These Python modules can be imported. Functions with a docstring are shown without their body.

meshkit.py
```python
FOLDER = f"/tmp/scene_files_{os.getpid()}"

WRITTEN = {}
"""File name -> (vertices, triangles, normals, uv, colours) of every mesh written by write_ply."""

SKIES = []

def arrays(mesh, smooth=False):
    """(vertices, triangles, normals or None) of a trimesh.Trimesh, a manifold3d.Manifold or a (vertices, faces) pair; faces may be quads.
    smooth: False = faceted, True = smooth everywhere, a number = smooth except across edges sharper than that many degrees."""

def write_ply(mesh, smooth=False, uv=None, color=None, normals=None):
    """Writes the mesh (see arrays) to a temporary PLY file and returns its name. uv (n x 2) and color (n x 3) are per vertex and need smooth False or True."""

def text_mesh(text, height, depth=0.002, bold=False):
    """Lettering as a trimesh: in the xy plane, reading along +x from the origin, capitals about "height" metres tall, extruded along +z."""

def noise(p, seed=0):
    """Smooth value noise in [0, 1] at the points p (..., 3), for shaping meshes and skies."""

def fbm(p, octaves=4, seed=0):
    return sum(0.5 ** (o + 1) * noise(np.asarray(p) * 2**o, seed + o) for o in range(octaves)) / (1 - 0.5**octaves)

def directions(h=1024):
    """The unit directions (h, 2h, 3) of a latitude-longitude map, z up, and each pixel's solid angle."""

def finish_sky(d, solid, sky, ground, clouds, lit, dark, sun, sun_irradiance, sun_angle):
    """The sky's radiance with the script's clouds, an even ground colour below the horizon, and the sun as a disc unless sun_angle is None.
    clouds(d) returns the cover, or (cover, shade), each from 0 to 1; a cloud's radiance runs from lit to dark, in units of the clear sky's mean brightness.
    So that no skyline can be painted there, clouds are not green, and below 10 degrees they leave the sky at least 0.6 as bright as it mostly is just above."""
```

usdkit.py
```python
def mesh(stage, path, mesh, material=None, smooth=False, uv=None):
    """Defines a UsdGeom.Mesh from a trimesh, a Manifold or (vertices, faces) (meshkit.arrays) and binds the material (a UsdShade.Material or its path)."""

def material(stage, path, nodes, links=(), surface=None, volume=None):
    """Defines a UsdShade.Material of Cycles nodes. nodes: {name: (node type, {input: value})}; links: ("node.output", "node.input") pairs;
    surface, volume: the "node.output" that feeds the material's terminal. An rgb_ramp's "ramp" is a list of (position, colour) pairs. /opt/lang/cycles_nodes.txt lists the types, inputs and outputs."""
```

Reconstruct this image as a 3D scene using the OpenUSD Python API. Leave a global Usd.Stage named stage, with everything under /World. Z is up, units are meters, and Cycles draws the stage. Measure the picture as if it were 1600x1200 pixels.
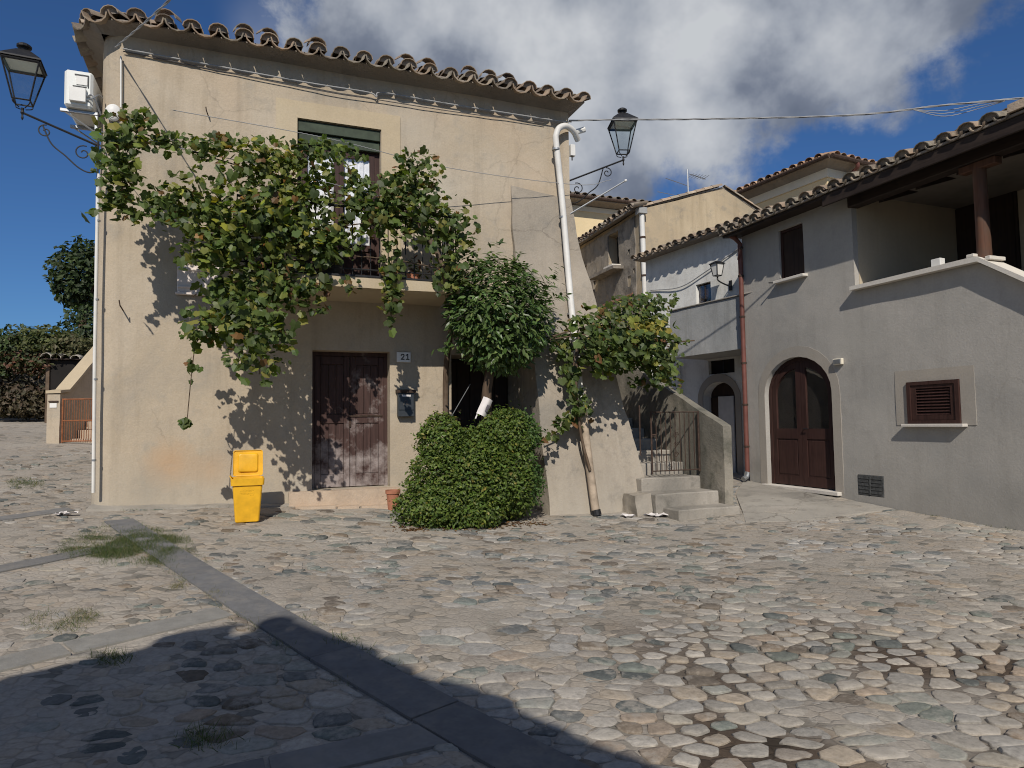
import math, random
import numpy as np, trimesh, usdkit, meshkit
from pxr import Usd, UsdGeom, UsdLux, UsdShade, Gf, Sdf, Vt
from shapely.geometry import Polygon, Point, LineString, box as sbox
from shapely.ops import unary_union
from shapely import affinity
from scipy.interpolate import RBFInterpolator
from scipy.spatial import Voronoi
import manifold3d as m3

random.seed(7)
RNG = np.random.default_rng(7)
stage = Usd.Stage.CreateInMemory()
UsdGeom.SetStageUpAxis(stage, 'Z')
UsdGeom.SetStageMetersPerUnit(stage, 1.0)
stage.SetDefaultPrim(UsdGeom.Xform.Define(stage, '/World').GetPrim())

# ------------------------------------------------------------------ camera, sky, sun
FPX = 1050.0
EYE = np.array([0, 0, 1.6])
PITCH, ROLL = math.atan(60 / 1050), 0.014
EXPOSURE = 0.0
_F = np.array([0, math.cos(PITCH), math.sin(PITCH)])
_R = np.array([1.0, 0, 0]); _U = np.cross(_R, _F)
CR = _R * math.cos(ROLL) - _U * math.sin(ROLL)
CU = _U * math.cos(ROLL) + _R * math.sin(ROLL)
cam = UsdGeom.Camera.Define(stage, '/World/camera')
cam.CreateHorizontalApertureAttr(36.0)
cam.CreateFocalLengthAttr(36.0 * FPX / 1600)
cam.CreateClippingRangeAttr(Gf.Vec2f(0.05, 5000))
cam.CreateExposureAttr(EXPOSURE)
mm = np.eye(4); mm[0, :3] = CR; mm[1, :3] = CU; mm[2, :3] = -_F; mm[3, :3] = EYE
UsdGeom.Xformable(cam).AddTransformOp().Set(Gf.Matrix4d(mm.tolist()))

SUN = np.array([-0.011, -1.077, 0.86]); SUN /= np.linalg.norm(SUN)
sun = UsdLux.DistantLight.Define(stage, '/World/sun')
sun.CreateNormalizeAttr(True); sun.CreateIntensityAttr(1.0); sun.CreateAngleAttr(0.5)
sun.CreateColorAttr(Gf.Vec3f(1.0, 0.93, 0.83))
zx = np.cross([0, 0, 1.0], SUN); zx /= np.linalg.norm(zx); zy = np.cross(SUN, zx)
mm = np.eye(4); mm[0, :3] = zx; mm[1, :3] = zy; mm[2, :3] = SUN
UsdGeom.Xformable(sun).AddTransformOp().Set(Gf.Matrix4d(mm.tolist()))


def ray(x, y):
    return _F + (x - 800) / FPX * CR + (600 - y) / FPX * CU


SKY_STRENGTH = 0.05
def _dir(x, y):
    d = ray(x, y); return tuple(d / np.linalg.norm(d))
# the bank of cloud: a few soft lobes of the sky, broken up by noise
LOBES = [(705, 40, .24), (880, 90, .27), (1050, 70, .27), (1195, 70, .19), (1320, 40, .13), (1430, -10, .10), (940, 215, .16), (965, 290, .08), (1090, 180, .13), (860, -190, .45), (1230, -190, .34)]
nodes = {'tc': ('texture_coordinate', {}),
         'sky': ('sky_texture', dict(sky_type='single_scattering', sun_disc=False, sun_elevation=math.asin(SUN[2]), sun_rotation=math.atan2(SUN[0], SUN[1]), altitude=300.0, air_density=1.0, aerosol_density=0.6, ozone_density=2.0)),
         'warp': ('noise_texture', dict(scale=6.5, detail=8.0, roughness=0.60, distortion=0.1)),
         'warp2': ('noise_texture', dict(scale=2.2, detail=3.0, roughness=0.5)),
         'shade': ('noise_texture', dict(scale=5.2, detail=7.0, roughness=0.52, distortion=0.1)),
         'bg': ('background_shader', dict(strength=SKY_STRENGTH))}
links = [('tc.generated', 'warp.vector'), ('tc.generated', 'warp2.vector'), ('tc.generated', 'shade.vector')]
prev = None
_else = [((-.85, -.25, .46), .62), ((.80, -.35, .50), .66), ((.15, .25, .96), .28)]     # the same broken cloud elsewhere round the sky
for i, (vec, rad) in enumerate([(_dir(x, y), r) for x, y, r in LOBES] + _else):
    nodes[f'dist{i}'] = ('vector_math', dict(math_type='distance', vector2=vec))
    nodes[f'fall{i}'] = ('map_range', dict(range_type='linear', from_min=0.0, from_max=rad * 1.25, to_min=1.0, to_max=0.0, clamp=True))
    links += [('tc.generated', f'dist{i}.vector1'), (f'dist{i}.value', f'fall{i}.value')]
    if prev:
        nodes[f'max{i}'] = ('math', dict(math_type='smoothmax', value3=0.08))
        links += [(prev, f'max{i}.value1'), (f'fall{i}.result', f'max{i}.value2')]
        prev = f'max{i}.value'
    else:
        prev = f'fall{i}.result'
nodes['add'] = ('math', dict(math_type='multiply_add', value2=1.05))
nodes['cover'] = ('map_range', dict(range_type='smoothstep', from_min=0.84, from_max=1.05, to_min=0.0, to_max=0.98, clamp=True))
nodes['faint'] = ('map_range', dict(range_type='smoothstep', from_min=0.56, from_max=0.80, to_min=0.0, to_max=0.45, clamp=True))
nodes['both'] = ('math', dict(math_type='maximum'))
links += [('warp.fac', 'add.value1'), (prev, 'add.value3'), ('add.value', 'cover.value'), ('warp2.fac', 'faint.value')]
links += [('cover.result', 'both.value1'), ('faint.result', 'both.value2')]
nodes['cshade'] = ('rgb_ramp', dict(ramp=[(0.36, (2.3, 2.8, 3.9)), (0.45, (3.6, 4.15, 5.4)), (0.54, (7.0, 7.6, 8.7)), (0.68, (11.4, 11.8, 12.4))]))
nodes['cscale'] = ('mix', dict(mix_type='multiply', fac=1.0, color2=(1.0, 1.0, 1.0)))
nodes['mixc'] = ('mix', dict(mix_type='mix'))
nodes['tint'] = ('mix', dict(mix_type='multiply', fac=1.0, color2=(0.58, 0.98, 1.50)))
links += [('sky.color', 'tint.color1'), ('shade.fac', 'cshade.fac'), ('cshade.color', 'cscale.color1'), ('both.value', 'mixc.fac'), ('tint.color', 'mixc.color1'), ('cscale.color', 'mixc.color2'), ('mixc.color', 'bg.color')]
usdkit.material(stage, '/World/Looks/sky', nodes, links, surface='bg.background')
dome = UsdLux.DomeLight.Define(stage, '/World/sky')
UsdShade.MaterialBindingAPI.Apply(dome.GetPrim()).Bind(UsdShade.Material.Get(stage, '/World/Looks/sky'))
dome.GetPrim().SetCustomDataByKey('kind', 'structure')


# ------------------------------------------------------------------ helpers
class Frame:
    """A building's own axes: x along its facade, y into the wall, z up."""
    def __init__(s, o, a):
        s.o = np.array([o[0], o[1], 0.0]); s.a = a
        s.x = np.array([math.cos(a), math.sin(a), 0]); s.y = np.array([-math.sin(a), math.cos(a), 0])
    def at(s, px, py, e=0.0):
        """Where the sight line meets the plane e metres in front of the facade: (along, height)."""
        d = ray(px, py); p0 = s.o - s.y * e
        t = ((p0 - EYE) @ s.y) / (d @ s.y); p = EYE + d * t
        return (p - s.o) @ s.x, p[2]
    def loc(s, px, py, e=0.0):
        a, z = s.at(px, py, e); return np.array([a, -e, z])
    def W(s, x, y, z=0.0):
        return s.o + s.x * x + s.y * y + np.array([0, 0, z])
    def inv(s, p):
        d = np.asarray(p, float) - s.o; return np.array([d @ s.x, d @ s.y, p[2]])


H = Frame((-5.504, 8.787), math.atan2(.362, .932))     # the vine-clad house
R = Frame((4.48, 13.1), math.atan2(-.934, .356))       # the plain house at the side
B = Frame((3.44, 17.2), math.atan2(-.886, .463))       # the white house behind
CG = Frame((3.62, 19.0), math.atan2(.31, .95))         # the old house, gable wall
D = Frame((1.5, 24.0), math.atan2(.362, .932))         # far yellow house
EF = Frame((9.4, 20.0), math.atan2(-.894, .448))       # far yellow house with hip roof

_gp = [(0, 0, 0), (-3, 3, .08), (3, 3, .02), (-5.5, 8.8, .55), (-4.5, 8.9, .5), (-2.3, 9.8, .42), (-.7, 8.6, .2), (1.2, 10.2, .17), (2.8, 9.8, .13), (2.3, 10.6, .2), (5.0, 11.7, .37),
       (4.48, 13.1, .41), (4.7, 14.2, .42), (4.0, 11.0, .27), (4.2, 9.6, .12), (6.3, 8.3, .17), (7, 6, .06), (-9.5, 14.4, 1.27), (-14.6, 20, 1.9), (-8.1, 10.6, .9), (-20, 20, 2.0), (-12, 10, 1.0), (-2.8, 4, .16), (-10, 22, 2.1), (-6, 4, .3),
       (0, -6, -.1), (8, 0, 0), (-8, 0, .1), (0, 16, .4), (12, 14, .4), (5, 25, .5), (-6, 30, 2.0), (20, 20, .4), (-25, 8, 1.0), (-30, 35, 2.3), (25, 40, .6)]
_gp = np.array(_gp, float)
_rbf = RBFInterpolator(_gp[:, :2], _gp[:, 2], kernel='linear', smoothing=0.15)
def _gzraw(p): return _rbf(p)
# a fine height map, smoothed, so that the fall of the square is even
_gx = np.arange(-34, 30.01, .4); _gy = np.arange(-14, 44.01, .4)
_GX, _GY = np.meshgrid(_gx, _gy, indexing='ij')
from scipy.ndimage import gaussian_filter, map_coordinates
_GZ = gaussian_filter(_gzraw(np.stack([_GX.ravel(), _GY.ravel()], 1)).reshape(_GX.shape), 1.6)
def gz(x, y):
    x = np.asarray(x, float); y = np.asarray(y, float)
    c = np.stack([(np.clip(x, -34, 30) + 34) / .4, (np.clip(y, -14, 44) + 14) / .4])
    return map_coordinates(_GZ, c.reshape(2, -1), order=1, mode='nearest').reshape(x.shape)

_taken = {}
def numbered(parent, name):
    k = (parent, name); n = _taken.get(k, -1) + 1; _taken[k] = n
    return f'{parent}/{name}' if n == 0 else f'{parent}/{name}_{n:03d}'


def thing(name, label, cat, frame=None, loc=(0, 0, 0), rz=0.0, group=None, kind=None, tilt=None):
    path = numbered('/World', name)
    x = UsdGeom.Xform.Define(stage, path)
    if frame is not None:
        loc = frame.W(*loc); rz = frame.a + rz
    x.AddTranslateOp().Set(Gf.Vec3d(*map(float, loc)))
    x.AddRotateZOp().Set(math.degrees(rz))
    if tilt: x.AddRotateXOp().Set(tilt)
    tag(x.GetPrim(), label, cat, group, kind)
    return path


def tag(p, label=None, cat=None, group=None, kind=None):
    if isinstance(p, str): p = stage.GetPrimAtPath(p)
    for k, v in (('label', label), ('category', cat), ('group', group), ('kind', kind)):
        if v: p.SetCustomDataByKey(k, v)


def part(parent, name, mesh, mat, smooth=False, tint=None, label=None, kind=None):
    path = numbered(parent, name)
    v, f = mesh if isinstance(mesh, tuple) else (None, None)
    m = usdkit.mesh(stage, path, mesh, M[mat], smooth=smooth)
    if tint is not None:
        t = np.asarray(tint, np.float32)
        n = len(m.GetPointsAttr().Get())
        if t.ndim == 1: t = np.repeat(t[None], n, 0)
        pv = UsdGeom.PrimvarsAPI(m).CreatePrimvar('tint', Sdf.ValueTypeNames.Color3fArray, 'vertex')
        pv.Set(Vt.Vec3fArray.FromNumpy(t))
    tag(m.GetPrim(), label=label, kind=kind)
    return path


_bxf = None
def bx(x0, x1, y0, y1, z0, z1, b=0.006):
    """A box with chamfered edges."""
    global _bxf
    if x1 < x0: x0, x1 = x1, x0
    if y1 < y0: y0, y1 = y1, y0
    if z1 < z0: z0, z1 = z1, z0
    b = min(b, .3 * min(x1 - x0, y1 - y0, z1 - z0))
    v = []
    for sx in (0, 1):
        for sy in (0, 1):
            for sz in (0, 1):
                for k in range(3):
                    q = [(x0, x1)[sx], (y0, y1)[sy], (z0, z1)[sz]]
                    for j, (s_, lo) in enumerate(((sx, 0), (sy, 0), (sz, 0))):
                        if j != k: q[j] += b * (1 - 2 * s_)
                    v.append(q)
    v = np.array(v)
    if _bxf is None:
        h = trimesh.Trimesh(v, [], process=False).convex_hull
        idx = [int(np.argmin(((v - q) ** 2).sum(1))) for q in h.vertices]
        f = np.array(idx)[h.faces]
        c = v.mean(0); tri = v[f]
        n = np.cross(tri[:, 1] - tri[:, 0], tri[:, 2] - tri[:, 0])
        flip = ((tri.mean(1) - c) * n).sum(1) < 0
        f[flip] = f[flip][:, ::-1]; _bxf = f
    return v, _bxf.copy()


_bx_probe = bx(0, 1, 0, 1.1, 0, 1.2, .1)

def cat(*ms):
    vs, fs, n = [], [], 0
    for v, f in ms:
        v = np.asarray(v, float); f = np.asarray(f, int)
        if f.shape[1] == 4: f = np.vstack([f[:, [0, 1, 2]], f[:, [0, 2, 3]]])
        vs.append(v); fs.append(f + n); n += len(v)
    return np.vstack(vs), np.vstack(fs)


def tm(t): return np.array(t.vertices), np.array(t.faces)


def man(m):
    q = m.to_mesh(); return np.array(q.vert_properties[:, :3], float), np.array(q.tri_verts)


def tube(pts, r, n=8, cap=True):
    pts = np.asarray(pts, float); r = np.broadcast_to(np.asarray(r, float), (len(pts),))
    t = np.gradient(pts, axis=0); t /= np.maximum(np.linalg.norm(t, axis=1, keepdims=True), 1e-9)
    ref = np.array([0, 0, 1.0]) if abs(t[0][2]) < .9 else np.array([1.0, 0, 0])
    a = np.cross(t[0], ref); a /= np.linalg.norm(a); vs = []
    for i in range(len(pts)):
        a = a - t[i] * (a @ t[i]); a /= np.linalg.norm(a); b = np.cross(t[i], a)
        th = np.arange(n) / n * 2 * math.pi
        vs.append(pts[i] + r[i] * (np.cos(th)[:, None] * a + np.sin(th)[:, None] * b))
    v = np.vstack(vs); f = []
    for i in range(len(pts) - 1):
        for k in range(n):
            p, q = i * n + k, i * n + (k + 1) % n
            f += [(p, q, q + n), (p, q + n, p + n)]
    if cap:
        v = np.vstack([v, pts[0], pts[-1]]); c0, c1 = len(v) - 2, len(v) - 1; l = (len(pts) - 1) * n
        for k in range(n):
            f += [(c0, (k + 1) % n, k), (c1, l + k, l + (k + 1) % n)]
    return v, np.array(f)


def curve(pts, n=8):
    """A smooth line through the points (Catmull-Rom)."""
    p = np.asarray(pts, float); p = np.vstack([2 * p[0] - p[1], p, 2 * p[-1] - p[-2]]); out = []
    for i in range(1, len(p) - 2):
        for t in np.linspace(0, 1, n, endpoint=False):
            out.append(.5 * ((2 * p[i]) + (-p[i - 1] + p[i + 1]) * t + (2 * p[i - 1] - 5 * p[i] + 4 * p[i + 1] - p[i + 2]) * t ** 2 + (-p[i - 1] + 3 * p[i] - 3 * p[i + 1] + p[i + 2]) * t ** 3))
    return np.array(out + [p[-2]])


def lathe(prof, n=16, c=(0, 0, 0)):
    """prof: (radius, z) pairs from bottom to top."""
    v = []; f = []
    for r, z in prof:
        th = np.arange(n) / n * 2 * math.pi
        v.append(np.stack([r * np.cos(th), r * np.sin(th), np.full(n, z)], 1))
    for i in range(len(prof) - 1):
        for k in range(n):
            p, q = i * n + k, i * n + (k + 1) % n; f += [(p, q, q + n), (p, q + n, p + n)]
    return np.vstack(v) + np.array(c), np.array(f)


def extr(poly, d0, d1, plane='xz'):
    """A polygon in the plane (x, z) pulled from y = d0 to d1, or in (y, z) from x = d0 to d1, or (x, y) from z = d0 to d1."""
    t = trimesh.creation.extrude_polygon(poly if isinstance(poly, Polygon) else Polygon(poly), d1 - d0, engine='earcut')
    v = np.array(t.vertices); f = np.array(t.faces)
    if plane == 'xz': v = np.stack([v[:, 0], d1 - v[:, 2], v[:, 1]], 1)
    elif plane == 'yz': v = np.stack([v[:, 2] + d0, v[:, 0], v[:, 1]], 1)
    else: v = np.stack([v[:, 0], v[:, 1], v[:, 2] + d0], 1)
    return v, f


def mf(mesh):
    v, f = mesh
    t = trimesh.Trimesh(v, f, process=True)
    return m3.Manifold(m3.Mesh(np.asarray(t.vertices, np.float32), np.asarray(t.faces, np.uint32)))


def mbox(x0, x1, y0, y1, z0, z1):
    return m3.Manifold.cube([x1 - x0, y1 - y0, z1 - z0]).translate([x0, y0, z0])


def rough(mesh, amp, scale=1.2, seed=0, tr=None):
    v, f = mesh; v = np.asarray(v, float)
    q = v * scale + seed * 7.3
    d = np.stack([meshkit.fbm(q + k * 31.7, 3, seed + k) - .5 for k in range(3)], -1)
    return v + d * 2 * amp, f


# ------------------------------------------------------------------ materials
M = {}
def mat(name, nodes, links, surface='p.BSDF'):
    M[name] = usdkit.material(stage, f'/World/Looks/{name}', nodes, links, surface=surface)


def plain(name, col, rough_=.6, metal=0.0, var=.12, scale=6.0, bump=0.0, bscale=40.0, spec=.3, coat=0.0):
    c = np.array(col)
    mat(name, {'g': ('geometry', {}), 'n': ('noise_texture', dict(scale=scale, detail=5.0, roughness=.6)), 'r': ('rgb_ramp', dict(ramp=[(.3, tuple(c * (1 - var))), (.5, tuple(c)), (.72, tuple(np.minimum(c * (1 + var), .9)))])),
               'b': ('noise_texture', dict(scale=bscale, detail=4.0)), 'bm': ('bump', dict(strength=bump, distance=.01)), 'p': ('principled_bsdf', dict(roughness=rough_, metallic=metal, specular_ior_level=spec, coat_weight=coat))},
        [('g.position', 'n.vector'), ('n.fac', 'r.fac'), ('r.color', 'p.base_color'), ('g.position', 'b.vector')] + ([('b.fac', 'bm.height'), ('bm.normal', 'p.normal')] if bump else []))


def plaster(name, base, dark, light, stain, amount=.5, bump=.35, rough_=.95, warm=None, streak=.3, zstain=None, spots=(), crack=.0):
    """Old render: broad patches, fine mottling, streaks that run down, trowel marks and grain."""
    n = {'g': ('geometry', {}),
         'big': ('noise_texture', dict(scale=.75, detail=6.0, roughness=.62, distortion=.5)),
         'mid': ('noise_texture', dict(scale=3.1, detail=8.0, roughness=.7)),
         'ckn': ('noise_texture', dict(scale=2.2, detail=5.0, roughness=.65)), 'ckm': ('mix', dict(mix_type='add', fac=.35)), 'ck': ('voronoi_texture', dict(feature='distance_to_edge', scale=.85)), 'ckr': ('map_range', dict(from_min=0.0, from_max=.012, to_min=crack, to_max=0.0, clamp=True)), 'ckk': ('map_range', dict(from_min=.50, from_max=.60, to_min=0.0, to_max=1.0, clamp=True)), 'ckf': ('math', dict(math_type='multiply')), 'm6': ('mix', dict(color2=(.10, .085, .07))),
         'fine': ('noise_texture', dict(scale=38.0, detail=6.0, roughness=.75)),
         'mp': ('mapping', dict(scale=(5.0, 5.0, .35))),
         'str': ('noise_texture', dict(scale=1.0, detail=6.0, roughness=.65)),
         'r1': ('rgb_ramp', dict(ramp=[(.28, dark), (.48, base), (.70, light)])),
         'r2': ('map_range', dict(from_min=.52, from_max=.72, to_min=0.0, to_max=amount, clamp=True)),
         'm1': ('mix', dict(color2=stain)),
         'r3': ('map_range', dict(from_min=.50, from_max=.75, to_min=0.0, to_max=streak, clamp=True)),
         'm2': ('mix', dict(mix_type='multiply', color2=(.62, .60, .57))),
         'r4': ('map_range', dict(from_min=.2, from_max=.8, to_min=.86, to_max=1.12)),
         'm3': ('mix', dict(mix_type='multiply', fac=1.0)),
         'big2': ('noise_texture', dict(scale=.42, detail=3.0, w=3.0)),
         'r5': ('map_range', dict(from_min=.58, from_max=.74, to_min=0.0, to_max=.55 if warm else 0.0, clamp=True)),
         'm4': ('mix', dict(color2=warm or base)),
         'bh': ('math', dict(math_type='multiply_add', value2=.35)),
         'bm': ('bump', dict(strength=bump, distance=.02)),
         'p': ('principled_bsdf', dict(roughness=rough_, specular_ior_level=.12))}
    l = [('g.position', x + '.vector') for x in ('big', 'mid', 'fine', 'mp', 'big2')]
    l += [('mp.vector', 'str.vector'), ('big.fac', 'r1.fac'), ('mid.fac', 'r2.value'), ('r2.result', 'm1.fac'), ('r1.color', 'm1.color1'), ('str.fac', 'r3.value'), ('r3.result', 'm2.fac'),
          ('big2.fac', 'r5.value'), ('r5.result', 'm4.fac'), ('m1.color', 'm4.color1'), ('m4.color', 'm2.color1'), ('fine.fac', 'r4.value'), ('m2.color', 'm3.color1'), ('r4.result', 'm3.color2'),
          ('fine.fac', 'bh.value1'), ('mid.fac', 'bh.value3'), ('bh.value', 'bm.height'), ('bm.normal', 'p.normal')]
    l += [('g.position', 'ckn.vector'), ('ckn.color', 'ckm.color2'), ('g.position', 'ckm.color1'), ('ckm.color', 'ck.vector'), ('ck.distance', 'ckr.value'), ('big2.fac', 'ckk.value'), ('ckr.result', 'ckf.value1'), ('ckk.result', 'ckf.value2'), ('ckf.value', 'm6.fac'), ('m3.color', 'm6.color1')]
    top = 'm6.color'
    for i, (pos, rad, col, amt) in enumerate(spots):   # single stains and repairs, each where it is on the wall
        n |= {f'd{i}': ('vector_math', dict(math_type='distance', vector2=tuple(pos))), f'a{i}': ('math', dict(math_type='multiply_add', value2=rad * 1.6)), f'e{i}': ('map_range', dict(from_min=rad * .9, from_max=rad * 2.0, to_min=amt, to_max=0.0, clamp=True)), f'x{i}': ('mix', dict(color2=col))}
        l += [('g.position', f'd{i}.vector1'), ('mid.fac', f'a{i}.value1'), (f'd{i}.value', f'a{i}.value3'), (f'a{i}.value', f'e{i}.value'), (f'e{i}.result', f'x{i}.fac'), (top, f'x{i}.color1')]; top = f'x{i}.color'
    if zstain:   # damp foot of the wall: a stain with an uneven upper edge
        z0, z1, col = zstain
        n |= {'sx': ('separate_xyz', {}), 'za': ('math', dict(math_type='multiply_add', value2=1.3)), 'zr': ('map_range', dict(from_min=z0, from_max=z1, to_min=.75, to_max=0.0, clamp=True)), 'm5': ('mix', dict(color2=col))}
        l += [('g.position', 'sx.vector'), ('mid.fac', 'za.value1'), ('sx.z', 'za.value3'), ('za.value', 'zr.value'), ('zr.result', 'm5.fac'), (top, 'm5.color1'), ('m5.color', 'p.base_color')]
    else:
        l += [(top, 'p.base_color')]
    mat(name, n, l)


def wood(name, base, worn, amount=.5, rough_=.7, grain='z', gl=None):
    sc = {'z': (26.0, 26.0, 1.6), 'x': (1.6, 26.0, 26.0)}[grain]
    n = {'tc': ('texture_coordinate', {}), 'mp': ('mapping', dict(scale=sc)), 'n': ('noise_texture', dict(scale=1.0, detail=6.0, roughness=.65, distortion=.6)), 'w': ('noise_texture', dict(scale=2.6, detail=7.0, roughness=.7)),
         'r': ('rgb_ramp', dict(ramp=[(.3, tuple(np.array(base) * .55)), (.55, base), (.8, tuple(np.array(base) * 1.35))])), 'wr': ('map_range', dict(from_min=.46, from_max=.66, to_min=0.0, to_max=amount, clamp=True)),
         'm': ('mix', dict(color2=worn)), 'bm': ('bump', dict(strength=.4, distance=.004)), 'p': ('principled_bsdf', dict(roughness=rough_, specular_ior_level=.25))}
    l = [('tc.object', 'mp.vector'), ('mp.vector', 'n.vector'), ('tc.object', 'w.vector'), ('n.fac', 'r.fac'), ('r.color', 'm.color1'), ('m.color', 'p.base_color'), ('n.fac', 'bm.height'), ('bm.normal', 'p.normal')]
    if gl:   # paint worn off towards the foot of the door
        n |= {'sx': ('separate_xyz', {}), 'zr': ('map_range', dict(from_min=gl[0], from_max=gl[1], to_min=.34, to_max=-.10, clamp=True)), 'ad': ('math', dict(math_type='add'))}
        l += [('tc.object', 'sx.vector'), ('sx.z', 'zr.value'), ('w.fac', 'ad.value1'), ('zr.result', 'ad.value2'), ('ad.value', 'wr.value'), ('wr.result', 'm.fac')]
    else:
        l += [('w.fac', 'wr.value'), ('wr.result', 'm.fac')]
    mat(name, n, l)


def tinted(name, rough_=.85, var=.25, scale=14.0, bump=.5, bscale=60.0, spots=None):
    """A stony surface whose own colour comes with each piece."""
    n = {'a': ('attribute', dict(attribute='tint')), 'g': ('geometry', {}), 'n': ('noise_texture', dict(scale=scale, detail=7.0, roughness=.7)), 'r': ('map_range', dict(from_min=.25, from_max=.75, to_min=1 - var, to_max=1 + var)),
         'm': ('mix', dict(mix_type='multiply', fac=1.0)), 'b': ('noise_texture', dict(scale=bscale, detail=6.0, roughness=.7)), 'bm': ('bump', dict(strength=bump, distance=.006)), 'p': ('principled_bsdf', dict(roughness=rough_, specular_ior_level=.2))}
    l = [('g.position', 'n.vector'), ('n.fac', 'r.value'), ('a.color', 'm.color1'), ('r.result', 'm.color2'), ('g.position', 'b.vector'), ('b.fac', 'bm.height'), ('bm.normal', 'p.normal')]
    if spots:
        n |= {'s': ('noise_texture', dict(scale=spots[1], detail=5.0, roughness=.7)), 'sr': ('map_range', dict(from_min=.50, from_max=.64, to_min=0.0, to_max=spots[2], clamp=True)), 'sm': ('mix', dict(color2=spots[0]))}
        l += [('g.position', 's.vector'), ('s.fac', 'sr.value'), ('sr.result', 'sm.fac'), ('m.color', 'sm.color1'), ('sm.color', 'p.base_color')]
    else:
        l += [('m.color', 'p.base_color')]
    mat(name, n, l)


def pebbly(name, rough_=.95):
    """Mortar with small flush stones in it: the bed between the paving stones."""
    n = {'a': ('attribute', dict(attribute='tint')), 'g': ('geometry', {}), 'dn': ('noise_texture', dict(scale=9.0, detail=3.0)), 'dm': ('mix', dict(mix_type='add', fac=.05)), 'mp': ('mapping', dict(scale=(1.0, 1.35, 1.0))),
         'v': ('voronoi_texture', dict(scale=9.5)), 've': ('voronoi_texture', dict(feature='distance_to_edge', scale=9.5)), 'sc': ('separate_color', {}), 'vr': ('rgb_ramp', dict(ramp=[(0.0, (.45, .47, .47)), (.14, (.62, .62, .60)), (.22, (.92, .93, .93)), (.6, (1.05, 1.03, 1.0)), (.85, (1.0, .93, .84)), (1.0, (1.15, 1.13, 1.1))])),
         'er': ('map_range', dict(from_min=.0, from_max=.10, to_min=.72, to_max=1.0, clamp=True)), 'm1': ('mix', dict(mix_type='multiply', fac=.85)), 'm2': ('mix', dict(mix_type='multiply', fac=.8)), 'pn': ('noise_texture', dict(scale=1.6, detail=5.0, roughness=.6)), 'pr': ('map_range', dict(from_min=.40, from_max=.58, to_min=0.1, to_max=.95, clamp=True)),
         'f': ('noise_texture', dict(scale=34.0, detail=6.0, roughness=.75)), 'fr': ('map_range', dict(from_min=.25, from_max=.75, to_min=.74, to_max=1.22)), 'm3': ('mix', dict(mix_type='multiply', fac=1.0)), 'bh': ('math', dict(math_type='multiply_add', value2=.5)), 'bm': ('bump', dict(strength=.9, distance=.012)), 'p': ('principled_bsdf', dict(roughness=rough_, specular_ior_level=.15))}
    l = [('g.position', 'mp.vector'), ('g.position', 'dn.vector'), ('mp.vector', 'dm.color1'), ('dn.color', 'dm.color2'), ('dm.color', 'v.vector'), ('dm.color', 've.vector'), ('v.color', 'sc.color'), ('sc.r', 'vr.fac'), ('g.position', 'pn.vector'), ('pn.fac', 'pr.value'), ('pr.result', 'm1.fac'), ('a.color', 'm1.color1'), ('vr.color', 'm1.color2'),
         ('ve.distance', 'er.value'), ('pr.result', 'm2.fac'), ('m1.color', 'm2.color1'), ('er.result', 'm2.color2'), ('g.position', 'f.vector'), ('f.fac', 'fr.value'), ('m2.color', 'm3.color1'), ('fr.result', 'm3.color2'), ('m3.color', 'p.base_color'), ('f.fac', 'bh.value1'), ('er.result', 'bh.value3'), ('bh.value', 'bm.height'), ('bm.normal', 'p.normal')]
    mat(name, n, l)


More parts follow.
